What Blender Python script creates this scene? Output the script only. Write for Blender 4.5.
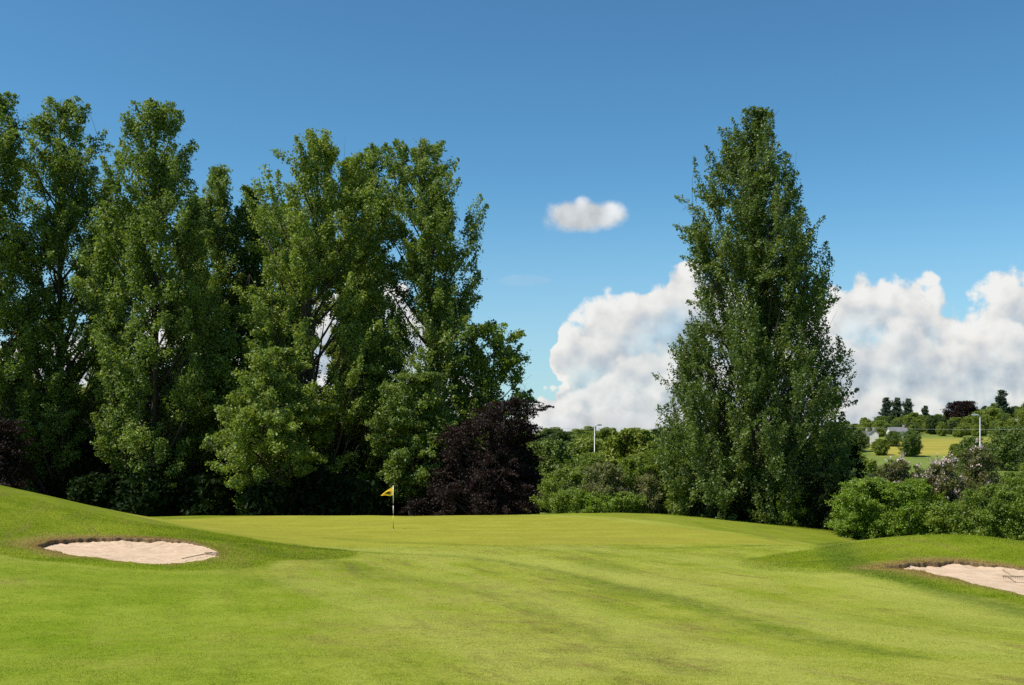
import bpy, math, random
import numpy as np
from mathutils import Vector

# ------------------------------------------------------------------ camera, sky, sun, exposure
for o in list(bpy.data.objects):
    bpy.data.objects.remove(o)
S = bpy.context.scene
C = S.collection
F, U0, V0, EYE = 1100.0, 512.0, 465.0, 3.3       # focal length in pixels, column/row of the level line, eye height

cam = bpy.data.objects.new('camera', bpy.data.cameras.new('camera'))
C.objects.link(cam)
cam.location = (0, 0, EYE)
cam.rotation_euler = (math.radians(90), 0, 0)
cam.data.sensor_width = 36
cam.data.lens = F * 36 / 1024
cam.data.shift_y = (V0 - 342.5) / 1024
cam.data.clip_start = 0.1
cam.data.clip_end = 12000
S.camera = cam

SUN_EL, SUN_AZ = math.radians(56), math.radians(-113)   # azimuth measured from +Y towards +X
sd = Vector((math.sin(SUN_AZ) * math.cos(SUN_EL), math.cos(SUN_AZ) * math.cos(SUN_EL), math.sin(SUN_EL)))
sun = bpy.data.objects.new('sun', bpy.data.lights.new('sun', 'SUN'))
C.objects.link(sun)
sun.data.energy = 4.6
sun.data.angle = math.radians(0.53)
sun.data.color = (1.0, 0.94, 0.84)
sun.rotation_euler = sd.to_track_quat('Z', 'Y').to_euler()
sun.location = (-40, -20, 60)

S.view_settings.view_transform = 'Standard'
S.view_settings.look = 'None'
S.view_settings.gamma = 1
S.view_settings.use_curve_mapping = False
S.view_settings.exposure = 0.38
S.render.engine = 'CYCLES'
S.cycles.max_bounces = 5
S.cycles.diffuse_bounces = 3
S.cycles.glossy_bounces = 2
S.cycles.transmission_bounces = 4
S.cycles.transparent_max_bounces = 4
S.cycles.use_denoising = False
S.cycles.caustics_reflective = False
S.cycles.caustics_refractive = False


class NT:
    """small helper to write node trees as expressions"""
    def __init__(self, tree):
        self.t = tree

    def n(self, kind, **kw):
        nd = self.t.nodes.new(kind)
        for k, v in kw.items():
            setattr(nd, k, v)
        return nd

    def put(self, sock, v):
        if isinstance(v, bpy.types.NodeSocket):
            self.t.links.new(v, sock)
        elif v is not None:
            sock.default_value = v

    def m(self, op, a, b=None, c=None, clamp=False):
        nd = self.n('ShaderNodeMath', operation=op, use_clamp=clamp)
        for s, v in zip(nd.inputs, (a, b, c)):
            self.put(s, v)
        return nd.outputs[0]

    def vm(self, op, a, b=None, scale=None):
        nd = self.n('ShaderNodeVectorMath', operation=op)
        self.put(nd.inputs[0], a)
        self.put(nd.inputs[1], b)
        if scale is not None:
            self.put(nd.inputs['Scale'], scale)
        return nd.outputs[0]

    def noise(self, vec, scale, detail=4, rough=.55, dist=0, dims='3D'):
        nd = self.n('ShaderNodeTexNoise', noise_dimensions=dims)
        self.put(nd.inputs['Vector'], vec)
        nd.inputs['Scale'].default_value = scale
        nd.inputs['Detail'].default_value = detail
        nd.inputs['Roughness'].default_value = rough
        nd.inputs['Distortion'].default_value = dist
        return nd.outputs[0]

    def mr(self, v, a, b, c=0.0, d=1.0, smooth=True):
        nd = self.n('ShaderNodeMapRange')
        if smooth:
            nd.interpolation_type = 'SMOOTHSTEP'
        self.put(nd.inputs[0], v)
        for i, x in enumerate((a, b, c, d)):
            self.put(nd.inputs[i + 1], x)
        return nd.outputs[0]

    def mix(self, f, a, b, blend='MIX'):
        nd = self.n('ShaderNodeMix', data_type='RGBA', blend_type=blend)
        self.put(nd.inputs[0], f)
        self.put(nd.inputs[6], (*a, 1) if isinstance(a, tuple) and len(a) == 3 else a)
        self.put(nd.inputs[7], (*b, 1) if isinstance(b, tuple) and len(b) == 3 else b)
        return nd.outputs[2]

    def attr(self, name):
        return self.n('ShaderNodeAttribute', attribute_name=name).outputs['Fac']


def build_world():
    w = bpy.data.worlds.new('World')
    S.world = w
    w.use_nodes = True
    w.cycles.sampling_method = 'MANUAL'
    w.cycles.sample_map_resolution = 256
    w.node_tree.nodes.clear()
    g = NT(w.node_tree)
    sky = g.n('ShaderNodeTexSky', sky_type='NISHITA', sun_disc=False, sun_elevation=SUN_EL,
              sun_rotation=SUN_AZ, altitude=0, air_density=1.0, dust_density=0.3, ozone_density=2.2)
    gm = g.n('ShaderNodeGamma')                                     # the deep, evenly graded blue of a polarised early summer sky
    g.put(gm.inputs[0], g.vm('SCALE', sky.outputs[0], None, 1 / 3))
    gm.inputs[1].default_value = 1.34
    d = g.n('ShaderNodeTexCoord').outputs['Generated']
    sx = g.n('ShaderNodeSeparateXYZ')
    g.put(sx.inputs[0], d)
    skyc = g.vm('MULTIPLY', gm.outputs[0], (3 * .60, 3 * .91, 3 * .88))
    hz = g.mr(sx.outputs[2], -.02, .26, 1, 0)
    skyc = g.mix(g.m('MULTIPLY', hz, .72), skyc, (3.7, 4.5, 5.3))          # paler air near the level line
    y = g.m('MAXIMUM', sx.outputs[1], 0.05)
    X = g.m('MULTIPLY', g.m('DIVIDE', sx.outputs[0], y), 11.0)     # direction on the front sky, 1 unit = about 5 degrees
    Y = g.m('MULTIPLY', g.m('DIVIDE', sx.outputs[2], y), 11.0)
    front = g.mr(sx.outputs[1], 0.05, 0.3)
    cx = g.n('ShaderNodeCombineXYZ')
    g.put(cx.inputs[0], X); g.put(cx.inputs[1], Y)
    P = cx.outputs[0]
    wn = g.n('ShaderNodeTexNoise')
    g.put(wn.inputs['Vector'], P)
    wn.inputs['Scale'].default_value = 2.0
    wn.inputs['Detail'].default_value = 3
    wrp = g.vm('MULTIPLY', g.vm('SUBTRACT', wn.outputs[1], (.5, .5, .5)), (1.25, .5, 0))
    Pw = g.vm('ADD', P, wrp)
    ws = g.n('ShaderNodeSeparateXYZ')
    g.put(ws.inputs[0], Pw)
    XW, YW = ws.outputs[0], ws.outputs[1]

    def billow(p, z):
        a = g.noise(g.vm('ADD', p, (3.7 + z, 1.3, z)), 0.95, 2, .5)
        vo = g.n('ShaderNodeTexVoronoi', feature='SMOOTH_F1')
        g.put(vo.inputs['Vector'], g.vm('ADD', g.vm('ADD', p, (z, 5, z)), g.vm('SCALE', g.n_col(p, z), None, .25)))
        vo.inputs['Scale'].default_value = 2.1
        vo.inputs['Smoothness'].default_value = .6
        f = g.noise(g.vm('ADD', p, (z, 9, z)), 3.2, 6, .6)
        v2 = g.n('ShaderNodeTexVoronoi', feature='SMOOTH_F1')
        g.put(v2.inputs['Vector'], g.vm('ADD', g.vm('ADD', p, (z, 2, z)), g.vm('SCALE', g.n_col(p, z), None, .18)))
        v2.inputs['Scale'].default_value = 5.2
        v2.inputs['Smoothness'].default_value = .5
        f = g.m('MULTIPLY_ADD', v2.outputs['Distance'], -.42, g.m('ADD', f, .12))
        s = g.m('MULTIPLY_ADD', vo.outputs['Distance'], -.55, g.m('MULTIPLY_ADD', f, .75, g.m('MULTIPLY', a, .8)))
        return g.m('SUBTRACT', s, .55)

    def n_col(p, z):
        nd = g.n('ShaderNodeTexNoise')
        g.put(nd.inputs['Vector'], p)
        nd.inputs['Scale'].default_value = 2.5
        nd.inputs['Detail'].default_value = 3
        return nd.outputs[1]
    g.n_col = n_col

    def outline(pts):
        """height of a cloud bank's top over the front sky, from (column, row) points"""
        fc = g.n('ShaderNodeFloatCurve')
        cm = fc.mapping
        cm.use_clip = False
        c = cm.curves[0]
        q = [((u - 512) / 100 / 14 + .5, (465 - v) / 100 / 4) for u, v in pts]
        while len(c.points) < len(q):
            c.points.new(.5, .5)
        for pt, (a, b) in zip(c.points, q):
            pt.location = (a, b)
        cm.update()
        g.put(fc.inputs[1], g.m('MULTIPLY_ADD', XW, 1 / 14, .5))
        return g.m('MULTIPLY', fc.outputs[0], 4.0)

    col = skyc
    lay = [
        # (outline, seed, edge, white, grey, depth, alpha)
        ([(-190, 330), (60, 330), (150, 300), (250, 322), (340, 275), (400, 272), (450, 320), (500, 425), (528, 398), (546, 352), (557, 304), (590, 290),
          (625, 279), (662, 262), (680, 252), (720, 262), (775, 290), (830, 284), (862, 262), (905, 272), (930, 266), (960, 284),
          (1000, 264), (1040, 270), (1200, 300)], 0.0, .13, 1.0, .74, .60, .95),
        ([(-190, 380), (100, 370), (250, 380), (400, 360), (490, 400), (530, 398), (560, 372), (610, 340), (650, 328), (700, 345), (760, 340), (830, 325), (870, 318), (900, 308),
          (935, 318), (965, 300), (1030, 330), (1200, 350)], 4.1, .22, .98, .75, .46, .82),
        ([(-190, 410), (100, 400), (300, 405), (500, 412), (560, 402), (620, 384), (680, 378), (740, 386), (840, 372), (900, 366), (960, 378), (1030, 362), (1200, 380)],
         8.7, .28, .95, .77, .40, .7),
    ]
    bright = 6.7
    bl = [(billow(P, z), billow(g.vm('ADD', P, (-.13, .16, 0)), z)) for z in (0.0, 4.1)]
    for pts, z, edge, wh, gr, dep, al in lay:
        top = outline(pts)
        b1, b2 = bl[0 if z == 0 else 1]
        dd = g.m('ADD', g.m('SUBTRACT', top, YW), g.m('MULTIPLY', b1, .70))
        a = g.mr(dd, 0, edge)
        a = g.m('MULTIPLY', g.m('MULTIPLY', a, front), al)
        # the bank thins out towards its base and shows blue between the layers
        holes = g.mr(g.noise(g.vm('MULTIPLY', P, (.55, 2.6, 1)), 1.0 + z * .05, 5, .6), .38, .60)
        low = g.mr(dd, .35, 1.05)
        a = g.m('MULTIPLY', a, g.m('SUBTRACT', 1.0, g.m('MULTIPLY', low, g.m('MULTIPLY_ADD', holes, -.40, .68))))
        sh = g.m('MULTIPLY_ADD', g.m('SUBTRACT', b1, b2), .72, g.m('SUBTRACT', wh, g.mr(dd, .15, dep, 0, wh - gr)))
        sh = g.m('MINIMUM', g.m('MAXIMUM', sh, .52), 1.04)
        tint = g.mix(g.mr(sh, .55, .95), (.80, .90, 1.04), (1.0, .985, .95))
        cc = g.vm('SCALE', tint, None, g.m('MULTIPLY', sh, bright))
        col = g.mix(a, col, cc)
    # the small cloud by itself, and a faint scrap
    for (u, v, rx, ry, z, al) in ((583, 216, .48, .22, 2.2, .92), (525, 281, .34, .07, 6.0, .10), (655, 428, 3, .2, 11, .5)):
        px, py = (u - 512) / 100, (465 - v) / 100
        e = g.vm('DIVIDE', g.vm('SUBTRACT', P, (px, py, 0)), (rx, ry, 1))
        ln = g.n('ShaderNodeVectorMath', operation='LENGTH')
        g.put(ln.inputs[0], e)
        b1, b2 = bl[0]
        dd = g.m('ADD', g.m('SUBTRACT', 1.0, ln.outputs['Value']), g.m('MULTIPLY', b1, .9))
        a = g.m('MULTIPLY', g.m('MULTIPLY', g.mr(dd, 0, .38), front), al)
        es = g.n('ShaderNodeSeparateXYZ')
        g.put(es.inputs[0], e)
        sh = g.m('ADD', g.m('MULTIPLY_ADD', es.outputs[1], .09, .80), g.m('MULTIPLY', g.m('SUBTRACT', b1, b2), .6))
        cc = g.vm('SCALE', (.97, .99, 1.0), None, g.m('MULTIPLY', sh, bright))
        col = g.mix(a, col, cc)
    bg = g.n('ShaderNodeBackground')
    g.put(bg.inputs[0], col)
    bg.inputs[1].default_value = 0.1
    out = g.n('ShaderNodeOutputWorld')
    g.t.links.new(bg.outputs[0], out.inputs[0])


build_world()

# ------------------------------------------------------------------ helpers
rng = np.random.default_rng(7)


def smooth(a, b, t):
    t = np.clip((t - a) / (b - a), 0, 1)
    return t * t * (3 - 2 * t)


def px(u, y):
    return (u - U0) / F * y


def pz(v, y):
    return EYE + (V0 - v) / F * y


def mesh_from(name, verts, faces_flat, sizes, mat, parent=None, mats=None, mat_idx=None, smooth_shade=False, attrs=None, fattrs=None):
    """one mesh object from numpy arrays"""
    me = bpy.data.meshes.new(name)
    nv, nl, nf = len(verts), len(faces_flat), len(sizes)
    me.vertices.add(nv)
    me.vertices.foreach_set('co', np.asarray(verts, dtype=np.float32).ravel())
    me.loops.add(nl)
    me.loops.foreach_set('vertex_index', np.asarray(faces_flat, dtype=np.int32))
    me.polygons.add(nf)
    st = np.concatenate(([0], np.cumsum(sizes)[:-1])).astype(np.int32)
    me.polygons.foreach_set('loop_start', st)
    for m in (mats or [mat]):
        me.materials.append(m)
    if mat_idx is not None:
        me.polygons.foreach_set('material_index', np.asarray(mat_idx, dtype=np.int32))
    me.polygons.foreach_set('use_smooth', np.full(nf, smooth_shade, dtype=bool))
    for k, a in (attrs or {}).items():
        at = me.attributes.new(k, 'FLOAT', 'POINT')
        at.data.foreach_set('value', np.asarray(a, dtype=np.float32))
    for k, a in (fattrs or {}).items():
        at = me.attributes.new(k, 'FLOAT', 'FACE')
        at.data.foreach_set('value', np.asarray(a, dtype=np.float32))
    me.update(calc_edges=True)
    o = bpy.data.objects.new(name, me)
    C.objects.link(o)
    if parent:
        o.parent = parent
    return o


class MB:
    """collects boxes, tubes and quads into one mesh"""
    def __init__(self):
        self.v, self.f, self.n = [], [], 0

    def add(self, verts, faces):
        self.v.append(np.asarray(verts, float).reshape(-1, 3))
        for f in faces:
            self.f.append([i + self.n for i in f])
        self.n += len(self.v[-1])

    def box(self, c, s, rz=0.0):
        x, y, z = [q / 2 for q in s]
        v = np.array([(-x, -y, -z), (x, -y, -z), (x, y, -z), (-x, y, -z), (-x, -y, z), (x, -y, z), (x, y, z), (-x, y, z)])
        ca, sa = math.cos(rz), math.sin(rz)
        v = np.stack([v[:, 0] * ca - v[:, 1] * sa, v[:, 0] * sa + v[:, 1] * ca, v[:, 2]], 1) + np.array(c)
        self.add(v, [(3, 2, 1, 0), (4, 5, 6, 7), (0, 1, 5, 4), (1, 2, 6, 5), (2, 3, 7, 6), (3, 0, 4, 7)])

    def tube(self, pts, rad, n=6):
        pts = np.asarray(pts, float)
        k = len(pts)
        rad = np.broadcast_to(rad, (k,))
        tan = np.gradient(pts, axis=0)
        tan /= np.linalg.norm(tan, axis=1)[:, None] + 1e-9
        ref = np.array([0, 0, 1.0]) if abs(tan[:, 2]).mean() < .8 else np.array([1.0, 0, 0])
        a = np.cross(tan, ref)
        a /= np.linalg.norm(a, axis=1)[:, None] + 1e-9
        b = np.cross(tan, a)
        th = np.linspace(0, 2 * math.pi, n, endpoint=False)
        v = pts[:, None, :] + rad[:, None, None] * (np.cos(th)[None, :, None] * a[:, None, :] + np.sin(th)[None, :, None] * b[:, None, :])
        fs = []
        for i in range(k - 1):
            for j in range(n):
                fs.append((i * n + j, i * n + (j + 1) % n, (i + 1) * n + (j + 1) % n, (i + 1) * n + j))
        fs.append(tuple(range(n))[::-1])
        fs.append(tuple((k - 1) * n + j for j in range(n)))
        self.add(v, fs)

    def build(self, name, mat, parent=None, smooth_shade=False):
        fl = [i for f in self.f for i in f]
        return mesh_from(name, np.concatenate(self.v), fl, [len(f) for f in self.f], mat, parent, smooth_shade=smooth_shade)


def tag(o, label=None, cat=None, group=None, kind=None):
    for k, v in (('label', label), ('category', cat), ('group', group), ('kind', kind)):
        if v:
            o[k] = v
    return o


def empty(name, loc, label=None, cat=None, group=None, rz=0.0):
    o = bpy.data.objects.new(name, None)
    C.objects.link(o)
    o.location = loc
    o.rotation_euler = (0, 0, rz)
    o.empty_display_size = .5
    return tag(o, label, cat, group)


def copy_tree(o, parent=None):
    c = o.copy()
    C.objects.link(c)
    if parent:
        c.parent = parent
    for ch in [q for q in bpy.data.objects if q.parent == o]:
        copy_tree(ch, c)
    return c


# ------------------------------------------------------------------ materials
def material(name):
    m = bpy.data.materials.new(name)
    m.use_nodes = True
    m.node_tree.nodes.clear()
    g = NT(m.node_tree)
    out = g.n('ShaderNodeOutputMaterial')
    return m, g, out.inputs[0]


def plain(name, col, rough=.6, noise=.15, scale=8.0, metal=0.0):
    m, g, out = material(name)
    p = g.n('ShaderNodeBsdfPrincipled')
    co = g.n('ShaderNodeTexCoord').outputs['Object']
    k = g.noise(co, scale, 4)
    dark = tuple(c * (1 - noise) for c in col)
    lite = tuple(min(1, c * (1 + noise)) for c in col)
    g.put(p.inputs['Base Color'], g.mix(g.mr(k, .3, .7), dark, lite))
    p.inputs['Roughness'].default_value = rough
    p.inputs['Metallic'].default_value = metal
    g.t.links.new(p.outputs[0], out)
    return m


def leaf_mat(name, dark, lite, trans=.48, gloss=.03, rough=.5):
    """two leaf colours picked leaf by leaf, light passing through the blade, a little wax shine"""
    m, g, out = material(name)
    t = g.attr('tint')
    col = g.mix(t, dark, lite)
    df = g.n('ShaderNodeBsdfDiffuse')
    tr = g.n('ShaderNodeBsdfTranslucent')
    gl = g.n('ShaderNodeBsdfGlossy')
    g.put(df.inputs[0], col)
    g.put(tr.inputs[0], g.mix(.35, col, tuple(min(1, c * f) for c, f in zip(lite, (1.15, 1.25, .55)))))
    gl.inputs[0].default_value = (.9, .95, 1, 1)
    gl.inputs['Roughness'].default_value = rough
    m1 = g.n('ShaderNodeMixShader'); m1.inputs[0].default_value = trans
    g.t.links.new(df.outputs[0], m1.inputs[1]); g.t.links.new(tr.outputs[0], m1.inputs[2])
    m2 = g.n('ShaderNodeMixShader'); m2.inputs[0].default_value = gloss
    g.t.links.new(m1.outputs[0], m2.inputs[1]); g.t.links.new(gl.outputs[0], m2.inputs[2])
    g.t.links.new(m2.outputs[0], out)
    return m


def bark_mat(name, a, b):
    m, g, out = material(name)
    co = g.n('ShaderNodeTexCoord').outputs['Object']
    k = g.noise(g.vm('MULTIPLY', co, (5, 5, .8)), 2.0, 6, .65)
    p = g.n('ShaderNodeBsdfPrincipled')
    g.put(p.inputs['Base Color'], g.mix(g.mr(k, .35, .65), a, b))
    p.inputs['Roughness'].default_value = .9
    bp = g.n('ShaderNodeBump'); bp.inputs['Strength'].default_value = .6; bp.inputs['Distance'].default_value = .06
    g.put(bp.inputs['Height'], k)
    g.t.links.new(bp.outputs[0], p.inputs['Normal'])
    g.t.links.new(p.outputs[0], out)
    return m


M = {}
M['bark'] = bark_mat('grey_brown_bark', (.028, .022, .016), (.075, .062, .044))
M['poplar'] = leaf_mat('poplar_leaves', (.075, .130, .012), (.255, .325, .048))
M['poplar_cool'] = leaf_mat('poplar_cool_leaves', (.050, .098, .009), (.190, .245, .032), gloss=.035)
M['lime'] = leaf_mat('broad_leaves', (.105, .165, .012), (.305, .370, .055))
M['dark'] = leaf_mat('shade_dark_leaves', (.010, .022, .005), (.022, .040, .008), trans=.3, gloss=.006)  # deep shade of the belt put into the leaf colour; dark hedge shrubs share it
M['copper'] = leaf_mat('copper_leaves', (.011, .007, .006), (.044, .022, .017), trans=.35, gloss=.015)
M['hedge'] = leaf_mat('hedge_leaves', (.115, .180, .010), (.270, .340, .032))
M['bright'] = leaf_mat('fresh_leaves', (.140, .230, .010), (.270, .370, .024))
M['tan'] = leaf_mat('faded_leaves', (.130, .170, .035), (.280, .260, .095))
M['bronze'] = leaf_mat('bronze_leaves', (.085, .125, .016), (.210, .190, .050))
M['valley'] = leaf_mat('valley_leaves', (.080, .130, .012), (.170, .220, .030), trans=.35, gloss=.03)
M['valley_dark'] = leaf_mat('valley_dark_leaves', (.045, .080, .014), (.095, .135, .026), trans=.35, gloss=.02)
M['valley_light'] = leaf_mat('valley_light_leaves', (.150, .200, .014), (.270, .320, .036), trans=.35, gloss=.03)
M['pine'] = leaf_mat('pine_needles', (.030, .055, .024), (.070, .100, .042), trans=.15, gloss=.03)
M['petal'] = leaf_mat('petals', (.48, .34, .34), (.70, .56, .54), trans=.3, gloss=.03)
M['white'] = plain('white_paint', (.78, .78, .76), .45, .04)
M['black'] = plain('black_paint', (.02, .02, .022), .4, .1)
M['yellow_paint'] = plain('yellow_paint', (.70, .50, .04), .45, .06)
M['grey_metal'] = plain('galvanised_metal', (.52, .54, .54), .45, .1, 3, .3)
M['wood'] = plain('weathered_wood', (.30, .23, .15), .8, .3, 12)
M['wire'] = plain('cable', (.34, .35, .34), .5, .05)
M['slate'] = plain('slate_roof', (.17, .165, .17), .75, .25, 1.5)
M['render_wall'] = plain('lime_render', (.60, .57, .51), .85, .08, 1.0)
M['stone_wall'] = plain('stone_wall', (.33, .30, .26), .9, .25, 1.3)
M['window_glass'] = plain('window_glass', (.05, .06, .07), .1, .1)
M['cup'] = plain('cup_liner', (.72, .72, .70), .5, .05)


def flag_mat():
    m, g, out = material('flag_cloth')
    a = g.attr('mark')
    p = g.n('ShaderNodeBsdfPrincipled')
    co = g.n('ShaderNodeTexCoord').outputs['Object']
    cl = g.mix(g.noise(co, 30, 2), (.86, .56, .006), (.92, .62, .012))
    g.put(p.inputs['Base Color'], g.mix(g.mr(a, .45, .55), cl, (.045, .04, .03)))
    p.inputs['Roughness'].default_value = .8
    tr = g.n('ShaderNodeBsdfTranslucent')
    g.put(tr.inputs[0], (.9, .58, .01, 1))
    ms = g.n('ShaderNodeMixShader')
    g.put(ms.inputs[0], g.m('MULTIPLY', g.m('SUBTRACT', 1.0, a), .35))
    g.t.links.new(p.outputs[0], ms.inputs[1]); g.t.links.new(tr.outputs[0], ms.inputs[2])
    g.t.links.new(ms.outputs[0], out)
    return m


M['flag'] = flag_mat()


def ground_mat(blade=False):
    """turf: mown green, fairway, longer rough, dry edges, far meadows - which is where comes from the sheet itself"""
    m, g, out = material('turf' if not blade else 'grass_blades')
    pos = g.n('ShaderNodeNewGeometry').outputs['Position']
    big = g.noise(pos, .09, 4, .6)
    mid = g.noise(pos, .55, 5, .6)
    fine = g.noise(pos, 4.5, 6, .7)
    tiny = g.noise(g.vm('MULTIPLY', pos, (1, .55, 1)), 26, 4, .75)
    fair = g.mix(g.mr(mid, .32, .68), (.225, .268, .018), (.320, .340, .046))
    fair = g.mix(g.mr(big, .4, .62), fair, (.325, .325, .058))
    green = g.mix(g.mr(mid, .3, .7), (.285, .288, .032), (.345, .335, .044))
    rough = g.mix(g.mr(mid, .3, .7), (.142, .190, .008), (.222, .256, .019))
    col = g.mix(g.attr('rough'), fair, rough)
    # long streaks left by the mower and by feet, running down the slope
    rt = g.n('ShaderNodeVectorRotate', rotation_type='Z_AXIS')
    g.put(rt.inputs['Vector'], pos)
    rt.inputs['Angle'].default_value = math.radians(-18)
    stp = g.vm('MULTIPLY', rt.outputs[0], (1.0, .16, 1))
    st1 = g.noise(stp, .62, 6, .72)
    st2 = g.noise(g.vm('ADD', stp, (31, 7, 0)), 1.7, 6, .75)
    col = g.mix(g.mr(st1, .50, .64, 0, .75), col, (.190, .215, .024))
    col = g.mix(g.m('MULTIPLY', g.mr(st1, .50, .36, 0, .65), g.m('SUBTRACT', 1.0, g.attr('rough'))), col, (.360, .360, .075))
    col = g.mix(g.mr(st2, .53, .68, 0, .65), col, (.215, .165, .050))
    gst = g.mr(g.noise(g.vm('MULTIPLY', pos, (.10, 1.0, 1)), .8, 3, .5), .38, .62, .0, .35)
    green = g.mix(gst, green, (.250, .215, .034))
    col = g.mix(g.attr('green'), col, green)
    lush = g.mix(g.mr(mid, .3, .7), (.165, .240, .009), (.235, .295, .022))
    col = g.mix(g.attr('lush'), col, lush)
    # dark mowing and drainage bands, worn brownish turf, dry lips
    col = g.mix(g.m('MULTIPLY', g.attr('band'), g.mr(fine, .25, .65, .35, 1)), col, (.085, .130, .014))
    col = g.mix(g.m('MULTIPLY', g.attr('pale'), g.mr(fine, .25, .65, .6, 1)), col, (.360, .370, .078))
    worn = g.m('MULTIPLY', g.attr('worn'), g.mr(g.noise(pos, 1.1, 6, .75), .42, .66))
    col = g.mix(g.m('MULTIPLY', worn, .65), col, (.210, .165, .048))
    col = g.mix(g.m('MULTIPLY', g.mr(g.noise(pos, .8, 7, .8), .56, .72), .14), col, (.225, .215, .050))
    col = g.mix(g.m('MULTIPLY', g.attr('dry'), g.mr(fine, .2, .6, .45, 1)), col, (.300, .205, .075))
    # blades seen as grain
    col = g.mix(g.mr(fine, .30, .70, .0, .45), col, g.mix(1.0, col, (.66, .70, .55), 'MULTIPLY'))
    col = g.mix(g.mr(tiny, .36, .64, .75, 0), col, g.mix(1.0, col, (.66, .70, .60), 'MULTIPLY'))
    col = g.mix(g.mr(tiny, .56, .76, 0, .5), col, g.mix(1.0, col, (1.45, 1.32, 1.5), 'MULTIPLY'))
    # far country
    mead = g.mix(g.mr(g.noise(pos, .02, 4), .4, .6), (.105, .150, .028), (.150, .190, .042))
    col = g.mix(g.attr('meadow'), col, mead)
    col = g.mix(g.m('MULTIPLY', g.attr('flowers'), g.mr(g.noise(g.vm('MULTIPLY', pos, (.4, 1.6, 1)), .045, 5, .65), .30, .60, .45, 1)), col, (.33, .275, .050))
    # leaf litter under the trees
    lit = g.mix(g.mr(fine, .3, .7), (.028, .030, .012), (.060, .052, .024))
    col = g.mix(g.attr('litter'), col, lit)
    if blade:
        df = g.n('ShaderNodeBsdfDiffuse'); tr = g.n('ShaderNodeBsdfTranslucent'); ms = g.n('ShaderNodeMixShader')
        k = g.vm('SCALE', col, None, g.mr(g.attr('tint'), 0, 1, 1.45, 2.0, False))
        g.put(df.inputs[0], k); g.put(tr.inputs[0], k)
        ms.inputs[0].default_value = .42
        g.t.links.new(df.outputs[0], ms.inputs[1]); g.t.links.new(tr.outputs[0], ms.inputs[2])
        g.t.links.new(ms.outputs[0], out)
        return m
    p = g.n('ShaderNodeBsdfPrincipled')
    g.put(p.inputs['Base Color'], col)
    p.inputs['Roughness'].default_value = .95
    p.inputs['Specular IOR Level'].default_value = .06
    b1 = g.n('ShaderNodeBump'); b1.inputs['Strength'].default_value = .55; b1.inputs['Distance'].default_value = .05
    g.put(b1.inputs['Height'], g.m('MULTIPLY_ADD', tiny, .55, fine))
    g.t.links.new(b1.outputs[0], p.inputs['Normal'])
    g.t.links.new(p.outputs[0], out)
    return m


def lip_mat():
    m, g, out = material('cut_turf_edge')
    pos = g.n('ShaderNodeNewGeometry').outputs['Position']
    k = g.noise(g.vm('MULTIPLY', pos, (9, 9, 3)), 1.5, 6, .7)
    p = g.n('ShaderNodeBsdfPrincipled')
    g.put(p.inputs['Base Color'], g.mix(g.mr(k, .3, .7), (.075, .050, .024), (.230, .150, .062)))
    p.inputs['Roughness'].default_value = .95
    b1 = g.n('ShaderNodeBump'); b1.inputs['Strength'].default_value = .9; b1.inputs['Distance'].default_value = .06
    g.put(b1.inputs['Height'], k)
    g.t.links.new(b1.outputs[0], p.inputs['Normal'])
    g.t.links.new(p.outputs[0], out)
    return m


def sand_mat():
    m, g, out = material('bunker_sand')
    pos = g.n('ShaderNodeNewGeometry').outputs['Position']
    k = g.noise(pos, 2.2, 6, .7)
    f = g.noise(pos, 38, 3, .7)
    vo = g.n('ShaderNodeTexVoronoi'); vo.inputs['Scale'].default_value = 2.6
    g.put(vo.inputs['Vector'], g.vm('ADD', pos, g.vm('SCALE', g.n('ShaderNodeTexNoise').outputs[1], None, .2)))
    p = g.n('ShaderNodeBsdfPrincipled')
    c = g.mix(g.mr(k, .3, .7), (.46, .320, .200), (.58, .425, .285))
    c = g.mix(g.mr(f, .62, .75, 0, .5), c, (.36, .25, .16))
    g.put(p.inputs['Base Color'], c)
    p.inputs['Roughness'].default_value = .95
    b1 = g.n('ShaderNodeBump'); b1.inputs['Strength'].default_value = .8; b1.inputs['Distance'].default_value = .09
    g.put(b1.inputs['Height'], g.m('ADD', g.m('MULTIPLY', k, .8), g.m('ADD', g.m('MULTIPLY', f, .08), g.m('MULTIPLY', g.mr(vo.outputs[0], .0, .3), .35))))
    g.t.links.new(b1.outputs[0], p.inputs['Normal'])
    g.t.links.new(p.outputs[0], out)
    return m


M['turf'] = ground_mat()
M['blades'] = ground_mat(True)
M['lip'] = lip_mat()
M['sand'] = sand_mat()

# ------------------------------------------------------------------ terrain
ctrl = []


def cp(u, v, y):
    ctrl.append((px(u, y), y, pz(v, y)))


for x in (-30, -15, 0, 15, 30):
    ctrl.append((x, -8, 1.75)); ctrl.append((x, 0, 1.65)); ctrl.append((x, 7, 1.2))
for u in (-150, 0, 256, 512, 768, 1024, 1200):
    cp(u, 685, 13); cp(u, 640, 18); 
for u, dy in ((-100, -2.5), (0, -2), (150, -1), (300, 0), (512, 0), (700, 0), (880, .5), (1024, 0), (1150, 0)):
    cp(u, 600, 25 + dy)
for u in (300, 420, 540, 680, 800):
    cp(u, 575, 32); cp(u, 558, 38); cp(u, 545, 45)
for u in (260, 393, 500, 600, 700):
    cp(u, 529.2, 54); cp(u, 520, 62)
for u in (200, 280, 393, 480, 540):
    cp(u, 515.5, 68)
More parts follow.
